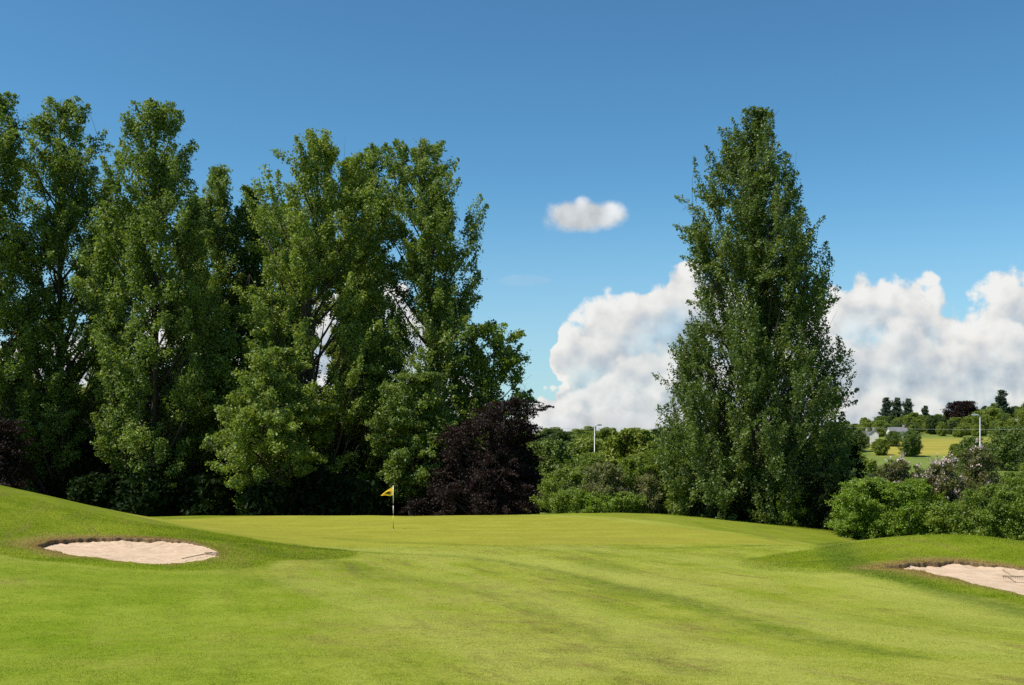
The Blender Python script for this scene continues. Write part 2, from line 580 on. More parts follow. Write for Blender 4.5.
# behind the crest the ground drops away under the trees
for x in (-45, -33, -24, -16, -8, -1):
    ctrl.append((x, 78, -1.0)); ctrl.append((x, 92, -1.6))
cp(575, 513.5, 72); cp(640, 514.5, 72); cp(700, 518, 71); cp(770, 525, 68); cp(830, 532, 64)
cp(760, 535, 58); cp(820, 541, 54)
for x in (4, 12, 20, 30, 42):
    ctrl.append((x, 80, -1.2)); ctrl.append((x, 92, -1.8))
# right mound round its bunker
cp(835, 543, 44); cp(890, 537, 40.5); cp(945, 534, 39.5); cp(1000, 538, 38.5); cp(1024, 544, 38); cp(1100, 560, 37)
for u in (880, 950, 1020, 1100):
    cp(u, 551, 50); ctrl.append((px(u, 62), 62, -1.1))
cp(830, 572, 32); cp(870, 566, 33.5)
cp(893, 566, 32.3); cp(925, 563, 33.8); cp(960, 562.5, 34.2); cp(1024, 570, 33.2); cp(1090, 582, 31.5)
cp(925, 571, 30.6); cp(960, 578, 29); cp(1000, 588, 27); cp(1024, 596, 25.8); cp(1090, 606, 24.6)
# left mound and its bunker
cp(38, 545, 37); cp(60, 540, 38.6); cp(120, 538.5, 39.2); cp(180, 540, 38.6); cp(215, 551, 36)
cp(100, 558, 34.4); cp(160, 564, 33); cp(205, 560, 34); cp(60, 551, 35.6)
cp(0, 487, 47); cp(60, 500, 47); cp(100, 509.5, 48); cp(150, 517, 53); cp(-100, 468, 46); cp(-200, 462, 46)
cp(0, 512, 42); cp(60, 522, 42); cp(130, 525, 43)
for u in (-100, 0, 70):
    ctrl.append((px(u, 60), 60, .9))
cp(150, 521, 61); cp(0, 545, 35.5); cp(0, 566, 30); cp(-100, 540, 34); cp(-120, 560, 28)
for y in (15, 35):
    ctrl.append((-48, y, 2.2)); ctrl.append((48, y, .3))
ctrl.append((-48, 60, 1.5)); ctrl.append((48, 60, -1.0))

ctrl = np.array(ctrl)


def tps_fit(c, lam=.6):
    p = c[:, :2] / 10
    n = len(p)
    d = np.linalg.norm(p[:, None] - p[None], axis=2)
    K = np.where(d > 0, d * d * np.log(d + 1e-9), 0) + np.eye(n) * lam * .05
    Q = np.hstack([np.ones((n, 1)), p])
    A = np.zeros((n + 3, n + 3))
    A[:n, :n] = K; A[:n, n:] = Q; A[n:, :n] = Q.T
    return p, np.linalg.solve(A, np.concatenate([c[:, 2], np.zeros(3)]))


TP, TW = tps_fit(ctrl)


def tps(x, y):
    q = np.stack([x, y], -1) / 10
    out = np.empty(len(q))
    for i in range(0, len(q), 20000):
        s = q[i:i + 20000]
        d = np.linalg.norm(s[:, None] - TP[None], axis=2)
        out[i:i + 20000] = np.where(d > 0, d * d * np.log(d + 1e-9), 0) @ TW[:-3] + TW[-3] + s @ TW[-2:]
    return out


def far(x, y):
    yy = np.maximum(y, 1)
    hr = np.interp(y, [-50, 60, 100, 250, 330, 400, 480, 560, 700, 900, 1400, 4000], [1.0, -1, -1.8, -2, 1.6, 6.4, 15.2, 20.5, 26, 29, 30, 20])
    az = U0 + F * x / yy
    s = .28 + .72 * smooth(650, 900, az)
    hl = np.interp(y, [-50, 60, 100, 200, 420, 620, 900, 1400, 4000], [1.0, -1, -1.8, -2, 5.0, 11, 15, 16, 12])
    s = smooth(690, 900, az)
    return hl * (1 - s) + hr * s


def vnoise(x, y, sc, seed=0):
    """cheap smooth value noise"""
    r = np.random.default_rng(seed).random((64, 64))
    a, b = x / sc, y / sc
    i, j = np.floor(a).astype(int), np.floor(b).astype(int)
    fa, fb = a - i, b - j
    fa, fb = fa * fa * (3 - 2 * fa), fb * fb * (3 - 2 * fb)
    g = lambda p, q: r[p % 64, q % 64]
    return (g(i, j) * (1 - fa) + g(i + 1, j) * fa) * (1 - fb) + (g(i, j + 1) * (1 - fa) + g(i + 1, j + 1) * fa) * fb - .5


def ground(x, y):
    x = np.atleast_1d(np.asarray(x, float)); y = np.atleast_1d(np.asarray(y, float))
    w = smooth(34, 48, np.abs(x)) 
    w = np.maximum(w, smooth(80, 105, y)); w = np.maximum(w, smooth(-2, -20, y))
    z = np.empty_like(x)
    nr = w < 1
    z[~nr] = 0
    if nr.any():
        z[nr] = tps(x[nr], y[nr])
    z = z * (1 - w) + far(x, y) * w
    z = z + vnoise(x, y, 3.1, 1) * .05 + vnoise(x, y, 1.1, 2) * .018
    return z


def gz(x, y):
    return float(ground(x, y)[0])


# bunkers: star-shaped outlines in plan, taken from where their rims stand
def outline_fn(pts, c):
    p = np.array(pts) - np.array(c)
    th = np.arctan2(p[:, 1], p[:, 0]); r = np.hypot(p[:, 0], p[:, 1])
    o = np.argsort(th); th, r = th[o], r[o]
    th = np.concatenate([th - 2 * math.pi, th, th + 2 * math.pi]); r = np.concatenate([r, r, r])
    tt = np.linspace(-math.pi, math.pi, 721)
    rr = np.interp(tt, th, r)
    k = np.hanning(31); k /= k.sum()
    rr = np.convolve(np.concatenate([rr[-41:-1], rr, rr[1:41]]), k, 'same')[40:-40]
    return lambda a: np.interp((a + math.pi) % (2 * math.pi) - math.pi, tt, rr)


def P2(u, y):
    return (px(u, y), y)


BUNK = []
pl = [P2(37, 37), P2(60, 38.7), P2(120, 39.3), P2(180, 38.7), P2(208, 37.4), P2(216, 36), P2(206, 34.2), P2(160, 32.9), P2(100, 34.2), P2(60, 35.4)]
cl = (np.mean([p[0] for p in pl]), 36.2)
BUNK.append(dict(c=cl, fn=outline_fn(pl, cl), back=.16, front=.02, ang=math.radians(148)))
pr = [P2(882, 32.2), P2(925, 33.9), P2(960, 34.3), P2(1024, 33.3), P2(1090, 31.5), P2(1120, 29), P2(1100, 26.2), P2(1060, 24.9), P2(1024, 25.7), P2(1000, 27), P2(960, 29), P2(925, 30.8)]
cr = (px(1010, 30.3), 30.3)
BUNK.append(dict(c=cr, fn=outline_fn(pr, cr), back=.15, front=.02, ang=math.radians(140)))

xs_f = np.arange(-36, 36.01, .36)
grow = []
s, x = .4, 36.0
while x < 2600:
    s = min(s * 1.06, 90); x += s; grow.append(x)
xs = np.concatenate([-np.array(grow)[::-1], xs_f, np.array(grow)])
ys_f = np.arange(-6, 90.01, .36)
gy = []
s, y = .4, ys_f[-1]
while y < 3600:
    s = min(s * 1.045, 80); y += s; gy.append(y)
gb = []
s, y = .4, -6.0
while y > -300:
    s = min(s * 1.15, 60); y -= s; gb.append(y)
ys = np.concatenate([np.array(gb)[::-1], ys_f, np.array(gy)])
NX, NY = len(xs), len(ys)
GX, GY = np.meshgrid(xs, ys)
V = np.stack([GX.ravel(), GY.ravel(), ground(GX.ravel(), GY.ravel())], 1)
ii, jj = np.meshgrid(np.arange(NX - 1), np.arange(NY - 1))
keep = np.ones((NY - 1, NX - 1), bool)
extra_v, extra_f, extra_m = [], [], []
nbase = len(V)
sand_meshes = []
for b in BUNK:
    cx_, cy_ = b['c']
    th = np.linspace(-math.pi, math.pi, 361)
    r = b['fn'](th)
    mx0, mx1 = cx_ + (r * np.cos(th)).min() - .9, cx_ + (r * np.cos(th)).max() + .9
    my0, my1 = cy_ + (r * np.sin(th)).min() - .9, cy_ + (r * np.sin(th)).max() + .9
    i0, i1 = np.searchsorted(xs, mx0), np.searchsorted(xs, mx1)
    j0, j1 = np.searchsorted(ys, my0), np.searchsorted(ys, my1)
    keep[j0:j1, i0:i1] = False
    per = [j0 * NX + i for i in range(i0, i1)] + [j * NX + i1 for j in range(j0, j1)] + [j1 * NX + i for i in range(i1, i0, -1)] + [j * NX + i0 for j in range(j1, j0, -1)]
    # finer perimeter: every grid vertex plus three ring points between, stitched by an n-gon-free fan
    per = np.array(per)
    n = len(per)
    K = 4
    A = V[per, :2]
    B = V[np.roll(per, -1), :2]
    dense = np.concatenate([A[:, None] + (B - A)[:, None] * (np.arange(K) / K)[None, :, None]]).reshape(-1, 2)
    ang = np.arctan2(dense[:, 1] - cy_, dense[:, 0] - cx_)
    jit = 1 + .012 * np.sin(ang * 17 + 1) + .010 * np.sin(ang * 31 + 2) + .008 * np.sin(ang * 57) + .006 * np.sin(ang * 97 + .5)
    ro = b['fn'](ang) * jit
    edge = np.stack([cx_ + ro * np.cos(ang), cy_ + ro * np.sin(ang)], 1)
    m = n * K
    ts = [.16, .34, .52, .70, .86, 1.0]
    base = nbase + sum(len(e) for e in extra_v)
    rings = []
    for t in ts:
        q = dense * (1 - t) + edge * t
        z = ground(q[:, 0], q[:, 1])
        if t == 1.0:
            z = z + .035 * np.clip(vnoise(ang * 23, ang * 0 + 4, 1.0, 12) + vnoise(ang * 71, ang * 0 + 1, 1.0, 13) * .6 + .3, 0, 1)
        rings.append(np.stack([q[:, 0], q[:, 1], z], 1))
    side = .5 + .5 * np.cos(ang - b['ang'])
    drop = b['front'] + (b['back'] - b['front']) * (.35 + .65 * smooth(.55, 1.0, side)) * smooth(.30, .6, side) * (1 + .45 * vnoise(ang * 7, ang * 0 + 2, 1.0, 8))
    # wall of cut turf
    top = rings[-1]
    inw = np.stack([np.cos(ang), np.sin(ang), 0 * ang], 1)
    rag = (vnoise(ang * 13, ang * 0 + 3, 1.0, 5) * .5 + vnoise(ang * 60, ang * 0 + 7, 1.0, 6) * .35)
    w1 = top - inw * (.03 + .03 * rag[:, None]); w1[:, 2] -= drop * (.35 + .2 * rag)
    w2 = top + inw * (.02 + .05 * rag[:, None]); w2[:, 2] -= drop + .12
    rings += [w1, w2]
    for rg in rings:
        extra_v.append(rg)
    for k in range(len(rings) - 1):
        a0, b0 = base + k * m, base + (k + 1) * m
        for q in range(m):
            extra_f.append((a0 + q, a0 + (q + 1) % m, b0 + (q + 1) % m, b0 + q))
            extra_m.append(1 if k >= len(ts) - 1 else 0)
    for q in range(n):       # stitch the grid edge to the first dense ring
        a, c = per[q], per[(q + 1) % n]
        r0 = [base + (q * K + s) % m for s in range(K + 1)]
        extra_f.append((a, c, r0[2])); extra_m.append(0)
        extra_f.append((a, r0[1], r0[0])[::-1] if False else (a, r0[1], r0[0])); extra_m.append(0)
        extra_f.append((a, r0[2], r0[1])); extra_m.append(0)
        extra_f.append((c, r0[3], r0[2])); extra_m.append(0)
        extra_f.append((c, r0[4], r0[3])); extra_m.append(0)
    # sand
    ez = top[:, 2] - drop
    co = np.stack([np.ones(m), edge[:, 0] - cx_, edge[:, 1] - cy_], 1)
    pln = np.linalg.lstsq(co, ez, rcond=None)[0]
    sv, sf = [], []
    rr = np.concatenate([np.linspace(1.03, .1, 30), [0.02]])
    for rho in rr:
        q = np.array([cx_, cy_]) + (edge - np.array([cx_, cy_])) * rho
        plane = pln[0] + (q[:, 0] - cx_) * pln[1] + (q[:, 1] - cy_) * pln[2]
        ed = ez - (pln[0] + (edge[:, 0] - cx_) * pln[1] + (edge[:, 1] - cy_) * pln[2])
        z = plane + ed * min(rho, 1.0) ** 2 - .07 * (1 - min(rho, 1) ** 2) + (vnoise(q[:, 0], q[:, 1], .35, 9) * .035 + vnoise(q[:, 0], q[:, 1], .9, 10) * .05) * (1 if rho < .97 else .3)
        # a soft bank of sand pushed up against the lip
        z = z + .05 * smooth(.8, .98, rho) * rag
        sv.append(np.stack([q[:, 0], q[:, 1], z], 1))
    for k in range(len(rr) - 1):
        for q in range(m):
            sf.append((k * m + q, k * m + (q + 1) % m, (k + 1) * m + (q + 1) % m, (k + 1) * m + q))
    sf.append(tuple((len(rr) - 1) * m + q for q in range(m)))
    sv = np.concatenate(sv)
    so = mesh_from('bunker_sand', sv, [i for f in sf for i in f], [len(f) for f in sf], M['sand'], smooth_shade=True)
    tag(so, kind='structure')
    b['pts'] = np.stack([edge[:, 0], edge[:, 1]], 1)
    b['top'], b['ang_'], b['drop'] = top, ang, drop
    b['sz'] = lambda x, y, pln=pln, cx_=cx_, cy_=cy_: pln[0] + (x - cx_) * pln[1] + (y - cy_) * pln[2] - .03

quad = np.stack([jj * NX + ii, jj * NX + ii + 1, (jj + 1) * NX + ii + 1, (jj + 1) * NX + ii], -1)[keep]
V = np.concatenate([V] + extra_v)
flat = np.concatenate([quad.ravel(), np.array([i for f in extra_f for i in f])])
sizes = np.concatenate([np.full(len(quad), 4), np.array([len(f) for f in extra_f])])
midx = np.concatenate([np.zeros(len(quad)), np.array(extra_m)])


def seg_dist(x, y, pts):
    d = np.full(len(x), 1e9)
    for (ax, ay), (bx, by) in zip(pts[:-1], pts[1:]):
        vx, vy = bx - ax, by - ay
        t = np.clip(((x - ax) * vx + (y - ay) * vy) / (vx * vx + vy * vy), 0, 1)
        d = np.minimum(d, np.hypot(x - ax - t * vx, y - ay - t * vy))
    return d


def turf_masks(x, y):
    az = U0 + F * x / np.maximum(y, 1)
    wob = vnoise(x, y, 4, 21) * 1.2 + vnoise(x, y, 1.4, 22) * .5
    # the putting green: a rounded shape from the dip to the crest
    e = np.hypot((x + 1.5) / 20.5, (y - 57.5) / 13.5)
    green = 1 - smooth(.94, 1.02, e + wob * .02)
    cut = (x - px(545, 66)) * 14 + (y - 66) * (px(740, 52) - px(545, 66))     # right of this line the turf is left longer
    cut = cut / math.hypot(14, px(740, 52) - px(545, 66)) + wob * .3
    green = green * (1 - smooth(-.5, .7, cut))
    rough = np.zeros_like(x)
    for bk in BUNK:
        c = bk['c']
        a = np.arctan2(y - c[1], x - c[0])
        d = np.hypot(x - c[0], y - c[1]) - bk['fn'](a)
        lim = 2.0 + 4.2 * smooth(.45, .95, .5 + .5 * np.cos(a - math.radians(80)))
        rough = np.maximum(rough, 1 - smooth(lim - .25, lim + .25, d + wob * .25))
    rough = np.maximum(rough, .8 * smooth(1.0, 2.5, cut) * smooth(-1, 1, x) * smooth(46, 52, y))
    rough = np.maximum(rough, smooth(-14.5, -17.5, x + wob * .4) * smooth(28, 33, y))
    rough = np.maximum(rough, smooth(17.5, 19.5, x + wob * .3) * smooth(36, 38, y))
    rough = np.maximum(rough, smooth(-8.5, -11.5, x + wob * .3) * smooth(37, 40, y) * (1 - green))
    lush = 0.8 * smooth(1.0, -8.0, x + wob + .12 * (y - 16)) * (1 - smooth(29, 35, y)) * smooth(-.35, .15, vnoise(x, y, 2.6, 41) + .35)
    dry = np.zeros_like(x)
    for bk, k in zip(BUNK, (1.0, 1.0)):
        c = bk['c']
        a = np.arctan2(y - c[1], x - c[0])
        d = np.hypot(x - c[0], y - c[1]) - bk['fn'](a)
        side = .5 + .5 * np.cos(a - bk['ang'])
        dry = np.maximum(dry, (1 - smooth(.15, .55 + .9 * side, d + wob * .22)) * (.35 + .65 * smooth(.25, .75, side)))
    band = np.zeros_like(x)
    for pts, wd, k in (([P2(300, 43.5), P2(470, 38.5), P2(560, 33), P2(700, 23.5), P2(800, 18.5), P2(905, 15.8)], 0.4, .55),
                       ([P2(330, 49), P2(480, 44.5), P2(640, 43), P2(760, 44)], .5, .35),
                       ([P2(520, 24), P2(600, 18.5), P2(660, 15.3), P2(700, 14)], .35, .4),
                       ([P2(200, 42), P2(330, 36), P2(420, 30)], .7, .4),
                       ([P2(830, 44), P2(835, 38), P2(855, 33), P2(900, 29), P2(960, 25.5), P2(1040, 22.5)], .6, .8)):
        d = seg_dist(x, y, pts) + wob * .25
        band = np.maximum(band, k * (1 - smooth(wd * .3, wd * 1.5, d)))
    pale = np.zeros_like(x)
    for pts, wd, k in (([P2(360, 43), P2(520, 38), P2(620, 32), P2(770, 23.5), P2(900, 18.5), P2(1000, 16)], .8, .55),
                       ([P2(420, 33), P2(520, 27), P2(620, 20.5), P2(720, 16.5), P2(790, 14)], .7, .5),
                       ([P2(300, 30), P2(420, 22), P2(500, 17), P2(560, 14)], .7, .45),
                       ([P2(560, 44), P2(700, 38), P2(820, 31), P2(920, 25), P2(1030, 20)], 1.0, .5)):
        d = seg_dist(x, y, pts) + wob * .3
        pale = np.maximum(pale, k * (1 - smooth(wd * .4, wd * 1.6, d)))
    worn = np.zeros_like(x)
    for u, yy, r, k in ((520, 20, 3.0, .9), (330, 34, 3.4, .8), (640, 15.5, 1.8, .9), (250, 36, 2.2, .7), (700, 27, 3, .5), (480, 27, 3, .8), (10, 26, 1.1, .9), (600, 47, 3.5, .6), (560, 17, 2.0, .9), (380, 19, 2.2, .8), (770, 21, 2.5, .6), (130, 17, 2.2, .5)):
        worn = np.maximum(worn, k * np.exp(-((x - px(u, yy)) ** 2 + ((y - yy) * .7) ** 2) / r ** 2))
    meadow = smooth(88, 110, y) + smooth(40, 60, np.abs(x)) * (y > -500)
    meadow = np.clip(meadow, 0, 1)
    fl = smooth(396, 404, y + 8 * (az - 940) / 90) * (1 - smooth(468, 480, y)) * smooth(868, 876, az) * (1 - smooth(1012, 1030, az)) * (x > 0)
    lit = smooth(73.5, 77, y + wob * .5) * (1 - smooth(100, 120, y)) * (1 - smooth(44, 55, np.abs(x)))
    return dict(lush=lush, green=green, rough=rough, dry=dry, band=band, pale=pale, worn=worn, meadow=meadow, flowers=fl, litter=lit)


ground_obj = mesh_from('ground', V, flat, sizes, None, mats=[M['turf'], M['lip']], mat_idx=midx, smooth_shade=True, attrs=turf_masks(V[:, 0], V[:, 1]))
tag(ground_obj, kind='structure')

# ------------------------------------------------------------------ grass blades on the near turf, the hedge foot and the bunker lips


def blades(name, x, y, h, w, seed, label_, lean=.45):
    r = np.random.default_rng(seed)
    n = len(x)
    z = ground(x, y) - .004
    a = r.uniform(0, 2 * math.pi, n)
    la = r.uniform(0, 2 * math.pi, n); ll = np.abs(r.normal(0, lean, n)) * h
    side = np.stack([np.cos(a), np.sin(a), np.zeros(n)], 1) * (w / 2)[:, None]
    b = np.stack([x, y, z], 1)
    tip = b + np.stack([np.cos(la) * ll, np.sin(la) * ll, h * r.uniform(.7, 1.2, n)], 1)
    v = np.stack([b - side, b + side, tip], 1).reshape(-1, 3)
    at = {k: np.repeat(q, 3) for k, q in turf_masks(x, y).items()}
    o = mesh_from(name, v, np.arange(3 * n), np.full(n, 3), M['blades'], attrs=at, fattrs={'tint': r.random(n)})
    return tag(o, label_, 'grass', None, 'stuff')


def in_bunker(x, y, pad=.03):
    q = np.zeros(len(x), bool)
    for bk in BUNK:
        c = bk['c']
        a = np.arctan2(y - c[1], x - c[0])
        q |= np.hypot(x - c[0], y - c[1]) < bk['fn'](a) + pad
    return q


r = np.random.default_rng(3)
n = 620000
y = 12.5 + 33 * r.random(n) ** 1.35
x = (r.random(n) - .5) * 1.0 * y
ok = ~in_bunker(x, y)
x, y = x[ok], y[ok]
mk_ = turf_masks(x, y)
hgt = (.013 + .018 * mk_['rough'] + .010 * np.clip(vnoise(x, y, .5, 33) + vnoise(x, y, .17, 34), -.6, 1)) * (1 + .012 * (y - 12))
blades('grass', x, y, np.maximum(hgt, .008), .009 * (1 + .03 * (y - 12)), 4, 'short mown grass of the fairway in front of the green')
n = 60000
y = r.uniform(69.5, 76, n); x = r.uniform(-6, 24, n)
y = y - smooth(8, 22, x) * 6
hh = .05 + .16 * smooth(70.5, 74, y + smooth(8, 22, x) * 6) * r.random(n)
blades('long_grass', x, y, hh, np.full(n, .03), 5, 'longer bright grass along the foot of the hedge', .35)
xx, yy, hh = [], [], []
for bk in BUNK:
    n = 9000
    a = r.uniform(-math.pi, math.pi, n)
    side = .5 + .5 * np.cos(a - math.radians(100))
    kk = r.random(n) < .25 + .75 * side
    a, side = a[kk], side[kk]
    d = bk['fn'](a) * 1.0 + .02 + np.abs(r.normal(0, .22, len(a)))
    xx.append(bk['c'][0] + d * np.cos(a)); yy.append(bk['c'][1] + d * np.sin(a)); hh.append(.03 + .07 * side * r.random(len(a)))
blades('fringe_grass', np.concatenate(xx), np.concatenate(yy), np.concatenate(hh), np.full(sum(map(len, xx)), .014), 6, 'dry grass fringe round the two bunkers', .6)

# ------------------------------------------------------------------ trees


def unit(v):
    return v / (np.linalg.norm(v, axis=-1, keepdims=True) + 1e-9)


def leaves_mesh(name, P, N, size, mat, parent, tint, r, aspect=.62):
    """every leaf or leaf tuft a small pointed quad of its own"""
    n = len(P)
    t = unit(np.cross(N, unit(r.normal(size=(n, 3)))))
    b = np.cross(N, t)
    s = size[:, None]
    fold = N * s * .18
    v = np.stack([P - t * s, P + b * s * aspect + fold, P + t * s, P - b * s * aspect + fold], 1).reshape(-1, 3)
    f = np.arange(4 * n)
    return mesh_from(name, v, f, np.full(n, 4), mat, parent, fattrs={'tint': tint})


def plant(name, label, cat, u, y, profile, mat, seed, group=None, leaf=.13, boughs=55, clumps=7, leaves=120, rise=.9, bough_r=1.3,
          clump_l=.75, clump_w=.36, depth=1.0, trunk_r=.3, shell=.55, blossom=0, bush=False, base=None, at=None, flat_=0.0, lean=0.0, tintmix=.5, zfloor=.25, gap=0.0, fat=1.0, limb=1.0):
    """trunk, limbs and a crown of leaf sprays filling the outline given as (row, left column, right column) at distance y"""
    r = np.random.default_rng(seed)
    x0 = px(u, y) if at is None else at
    z0 = gz(x0, y) if base is None else base
    root = empty(name, (x0, y, z0), label, cat, group)
    pr_ = np.array([(pz(v, y) - z0, px(a, y) - x0, px(b, y) - x0) for v, a, b in profile])
    pr_ = pr_[np.argsort(pr_[:, 0])]
    fat = 1 + (fat - 1) * smooth(0, .3, 1 - pr_[:, :1] / pr_[-1, 0])
    pr_[:, 1:] = pr_[:, 1:] * fat + (1 - fat) * pr_[:, 1:].mean(1, keepdims=True)
    zt, zb = pr_[-1, 0], max(pr_[0, 0], zfloor)
    L = lambda z: np.interp(z, pr_[:, 0], pr_[:, 1])
    R = lambda z: np.interp(z, pr_[:, 0], pr_[:, 2])
    # boughs
    zz = np.linspace(zb, zt, 200)
    rad = np.maximum((R(zz) - L(zz)) / 2, .15)
    pdf = rad ** 1.3 + .22 * rad.max()
    cdf = np.cumsum(pdf); cdf /= cdf[-1]
    bz = np.interp((np.arange(boughs) + r.random(boughs)) / boughs, cdf, zz)
    th = np.arange(boughs) * 2.39996 + r.normal(0, .45, boughs)
    rho = r.random(boughs) ** shell
    rb = (R(bz) - L(bz)) / 2
    br = np.minimum(bough_r, rb * .75 + .12) * r.uniform(.75, 1.2, boughs)
    reach = np.maximum(rb - br * .35, .02) * rho
    cxb = (R(bz) + L(bz)) / 2
    B = np.stack([cxb + reach * np.cos(th), reach * np.sin(th) * depth, np.minimum(bz, zt - br * .45)], 1)
    outw = np.stack([np.cos(th), np.sin(th), np.zeros(boughs)], 1)
    bdir = unit(outw * np.clip(reach / (rb + .1), .1, 1)[:, None] + np.array([0, 0, rise]) + r.normal(0, .18, (boughs, 3)))
    # clumps round every bough
    nc = boughs * clumps
    bi = np.repeat(np.arange(boughs), clumps)
    g = r.normal(size=(nc, 3)); g = unit(g) * (r.random((nc, 1)) ** .45)
    g[:, 2] *= 1 + rise * .5
    Cc = B[bi] + g * br[bi][:, None] + bdir[bi] * (g @ np.array([0, 0, 1.0]))[:, None] * .25
    # keep inside the outline
    cz = np.clip(Cc[:, 2], zb, zt)
    cm, cr_ = (R(cz) + L(cz)) / 2, np.maximum((R(cz) - L(cz)) / 2, .1)
    d = np.hypot(Cc[:, 0] - cm, Cc[:, 1] / depth)
    k = np.minimum(1, (cr_ * r.uniform(.92, 1.14, nc)) / (d + 1e-6))
    Cc[:, 0] = cm + (Cc[:, 0] - cm) * k; Cc[:, 1] *= k
    Cc[:, 2] = np.minimum(Cc[:, 2], zt)
    cdir = unit(bdir[bi] + unit(g) * .6 + r.normal(0, .25, (nc, 3)) + np.array([0, 0, -flat_]))
    cl_ = clump_l * r.uniform(.6, 1.35, nc); cw = clump_w * r.uniform(.7, 1.3, nc)
    if not bush:                                   # the top sprays end at the top
        hi = zt - Cc[:, 2] - cl_ * np.maximum(cdir[:, 2], .3) * .8
        Cc[:, 2] += np.minimum(hi, 0)
    # leaves
    nl = nc * leaves
    ci = np.repeat(np.arange(nc), leaves)
    if gap:
        keep_ = r.random(nc) > gap
        ci = ci[keep_[ci]]; nl = len(ci)
    t = r.uniform(-1, 1, nl)
    wid = cw[ci] * np.sqrt(np.clip(1.05 - np.where(t > 0, t, -t * .7) ** 1.5, .02, 1))
    off = r.normal(size=(nl, 3)) * .55
    off[:, 2] *= (1 - .45 * min(flat_ * 2, 1))
    P = Cc[ci] + cdir[ci] * (t * cl_[ci])[:, None] + off * wid[:, None]
    okz = P[:, 2] > .05
    P, ci, off = P[okz], ci[okz], off[okz]
    ex = P[:, 2] - (zt - .5)
    P[:, 2] -= np.maximum(ex, 0) * .5
    nl = len(P)
    N = unit(r.normal(size=(nl, 3)) * .8 + unit(off) * .65 + np.array([0, 0, .35]))
    size = leaf * r.uniform(.6, 1.3, nl)
    tint = np.clip(r.normal(tintmix, .22, nl) + (r.random(nc)[ci] - .5) * .5 + (r.random(boughs)[bi[ci]] - .5) * .35, 0, 1)
    crown = leaves_mesh('crown' if not bush else 'foliage', P, N, size, mat, root, tint, r)
    if blossom:
        q = r.random(nc) < .55
        idx = np.nonzero(q)[0]
        bi2 = np.repeat(idx, blossom)
        cen = Cc[bi2] + cdir[bi2] * (cl_[bi2] * r.uniform(-.3, .7, len(bi2)))[:, None] + r.normal(size=(len(bi2), 3)) * (cw[bi2] * .5)[:, None]
        per = 7
        pp = np.repeat(cen, per, 0) + r.normal(size=(len(cen) * per, 3)) * .07
        leaves_mesh('blossom', pp, unit(r.normal(size=(len(pp), 3)) + [0, -.2, .5]), np.full(len(pp), .06) * r.uniform(.6, 1.3, len(pp)), M['petal'], root, r.random(len(pp)), r, .9)
    # trunk and limbs
    mb = MB()
    nt = 12
    tz = np.linspace(-.25, zt * (.93 if not bush else .6), nt)
    wig = np.cumsum(r.normal(0, .06 if not bush else .03, (nt, 2)), 0)
    ctr = np.interp(np.clip(tz, zb, zt), zz, (R(zz) + L(zz)) / 2) * smooth(0, zt * .6, tz)
    tx = ctr * .8 + wig[:, 0]
    ty = wig[:, 1]
    tx[0] = tx[1] = 0
    tr = trunk_r * (1 - .93 * (tz / (zt if not bush else zt * .65)).clip(0, 1)) ** .8
    tr[0] *= 1.45; tr[1] *= 1.1
    mb.tube(np.stack([tx, ty, tz], 1), np.maximum(tr, .02), 9 if not bush else 6)
    for i in range(boughs):
        hb = max(B[i, 2] - (reach[i] * (rise + .25) + .5), .15 * B[i, 2] + .1)
        hb = min(hb, tz[-1] * .97)
        s0 = np.array([np.interp(hb, tz, tx), np.interp(hb, tz, ty), hb])
        e = B[i] + bdir[i] * br[i] * .6
        midp = s0 * .45 + e * .55 + np.array([0, 0, -.10 * np.linalg.norm(e - s0)])
        midp[:2] = s0[:2] * .4 + e[:2] * .6
        q = np.linspace(0, 1, 6)[:, None]
        pts = s0 * (1 - q) ** 2 + midp * 2 * q * (1 - q) + e * q * q
        r0 = min(np.interp(hb, tz, tr) * .6, .035 + .012 * np.linalg.norm(e - s0) + (0.01 if bush else .02))
        mb.tube(pts, np.linspace(max(r0 * limb, .012), .009, 6), 5)
        for j in range(i * clumps, (i + 1) * clumps):
            if r.random() < .6:
                a = pts[r.integers(3, 6)]
                b_ = Cc[j] + cdir[j] * cl_[j] * .7
                mb.tube(np.stack([a, (a + b_) / 2 + r.normal(0, .06, 3), b_]), np.array([.016, .011, .006]), 3)
    mb.build('trunk' if not bush else 'stem', M['bark'], root, True)
    return root


POP = dict(leaf=.108, leaves=195, rise=1.1, bough_r=1.5, clump_l=.9, clump_w=.42, trunk_r=.34, gap=.12, fat=1.24)
GRP = 'tall poplars in the belt behind the green'
plant('poplar_tree', 'tall poplar cut off by the left edge of the photo, behind the grass mound', 'tree', -10, 80,
      [(93, -8, 6), (112, -20, 20), (150, -42, 30), (220, -60, 34), (300, -65, 36), (380, -70, 34), (450, -60, 28)], M['poplar'], 11, GRP, boughs=78, **POP)
plant('poplar_tree', 'broad poplar with two leafy tips, first full crown from the left edge', 'tree', 62, 84,
      [(98, 56, 68), (112, 44, 84), (140, 28, 97), (180, 22, 105), (240, 14, 112), (320, 8, 116), (400, 4, 118), (470, 8, 112), (505, 20, 100)], M['poplar'], 12, GRP, boughs=104, **POP)
plant('poplar_tree', 'tall pointed poplar standing behind the left bunker', 'tree', 155, 80,
      [(100, 149, 162), (118, 136, 176), (150, 112, 193), (180, 108, 204), (215, 106, 200), (260, 100, 208), (330, 96, 214), (400, 98, 218), (460, 104, 212), (500, 120, 200)], M['poplar'], 13, GRP, boughs=104, **POP)
plant('poplar_tree', 'narrow poplar with a thin top, in the dip of the tree line', 'tree', 217, 90,
      [(165, 212, 222), (182, 205, 232), (225, 192, 240), (300, 186, 242), (400, 184, 242), (470, 190, 238)], M['poplar'], 14, GRP, boughs=59, **POP)
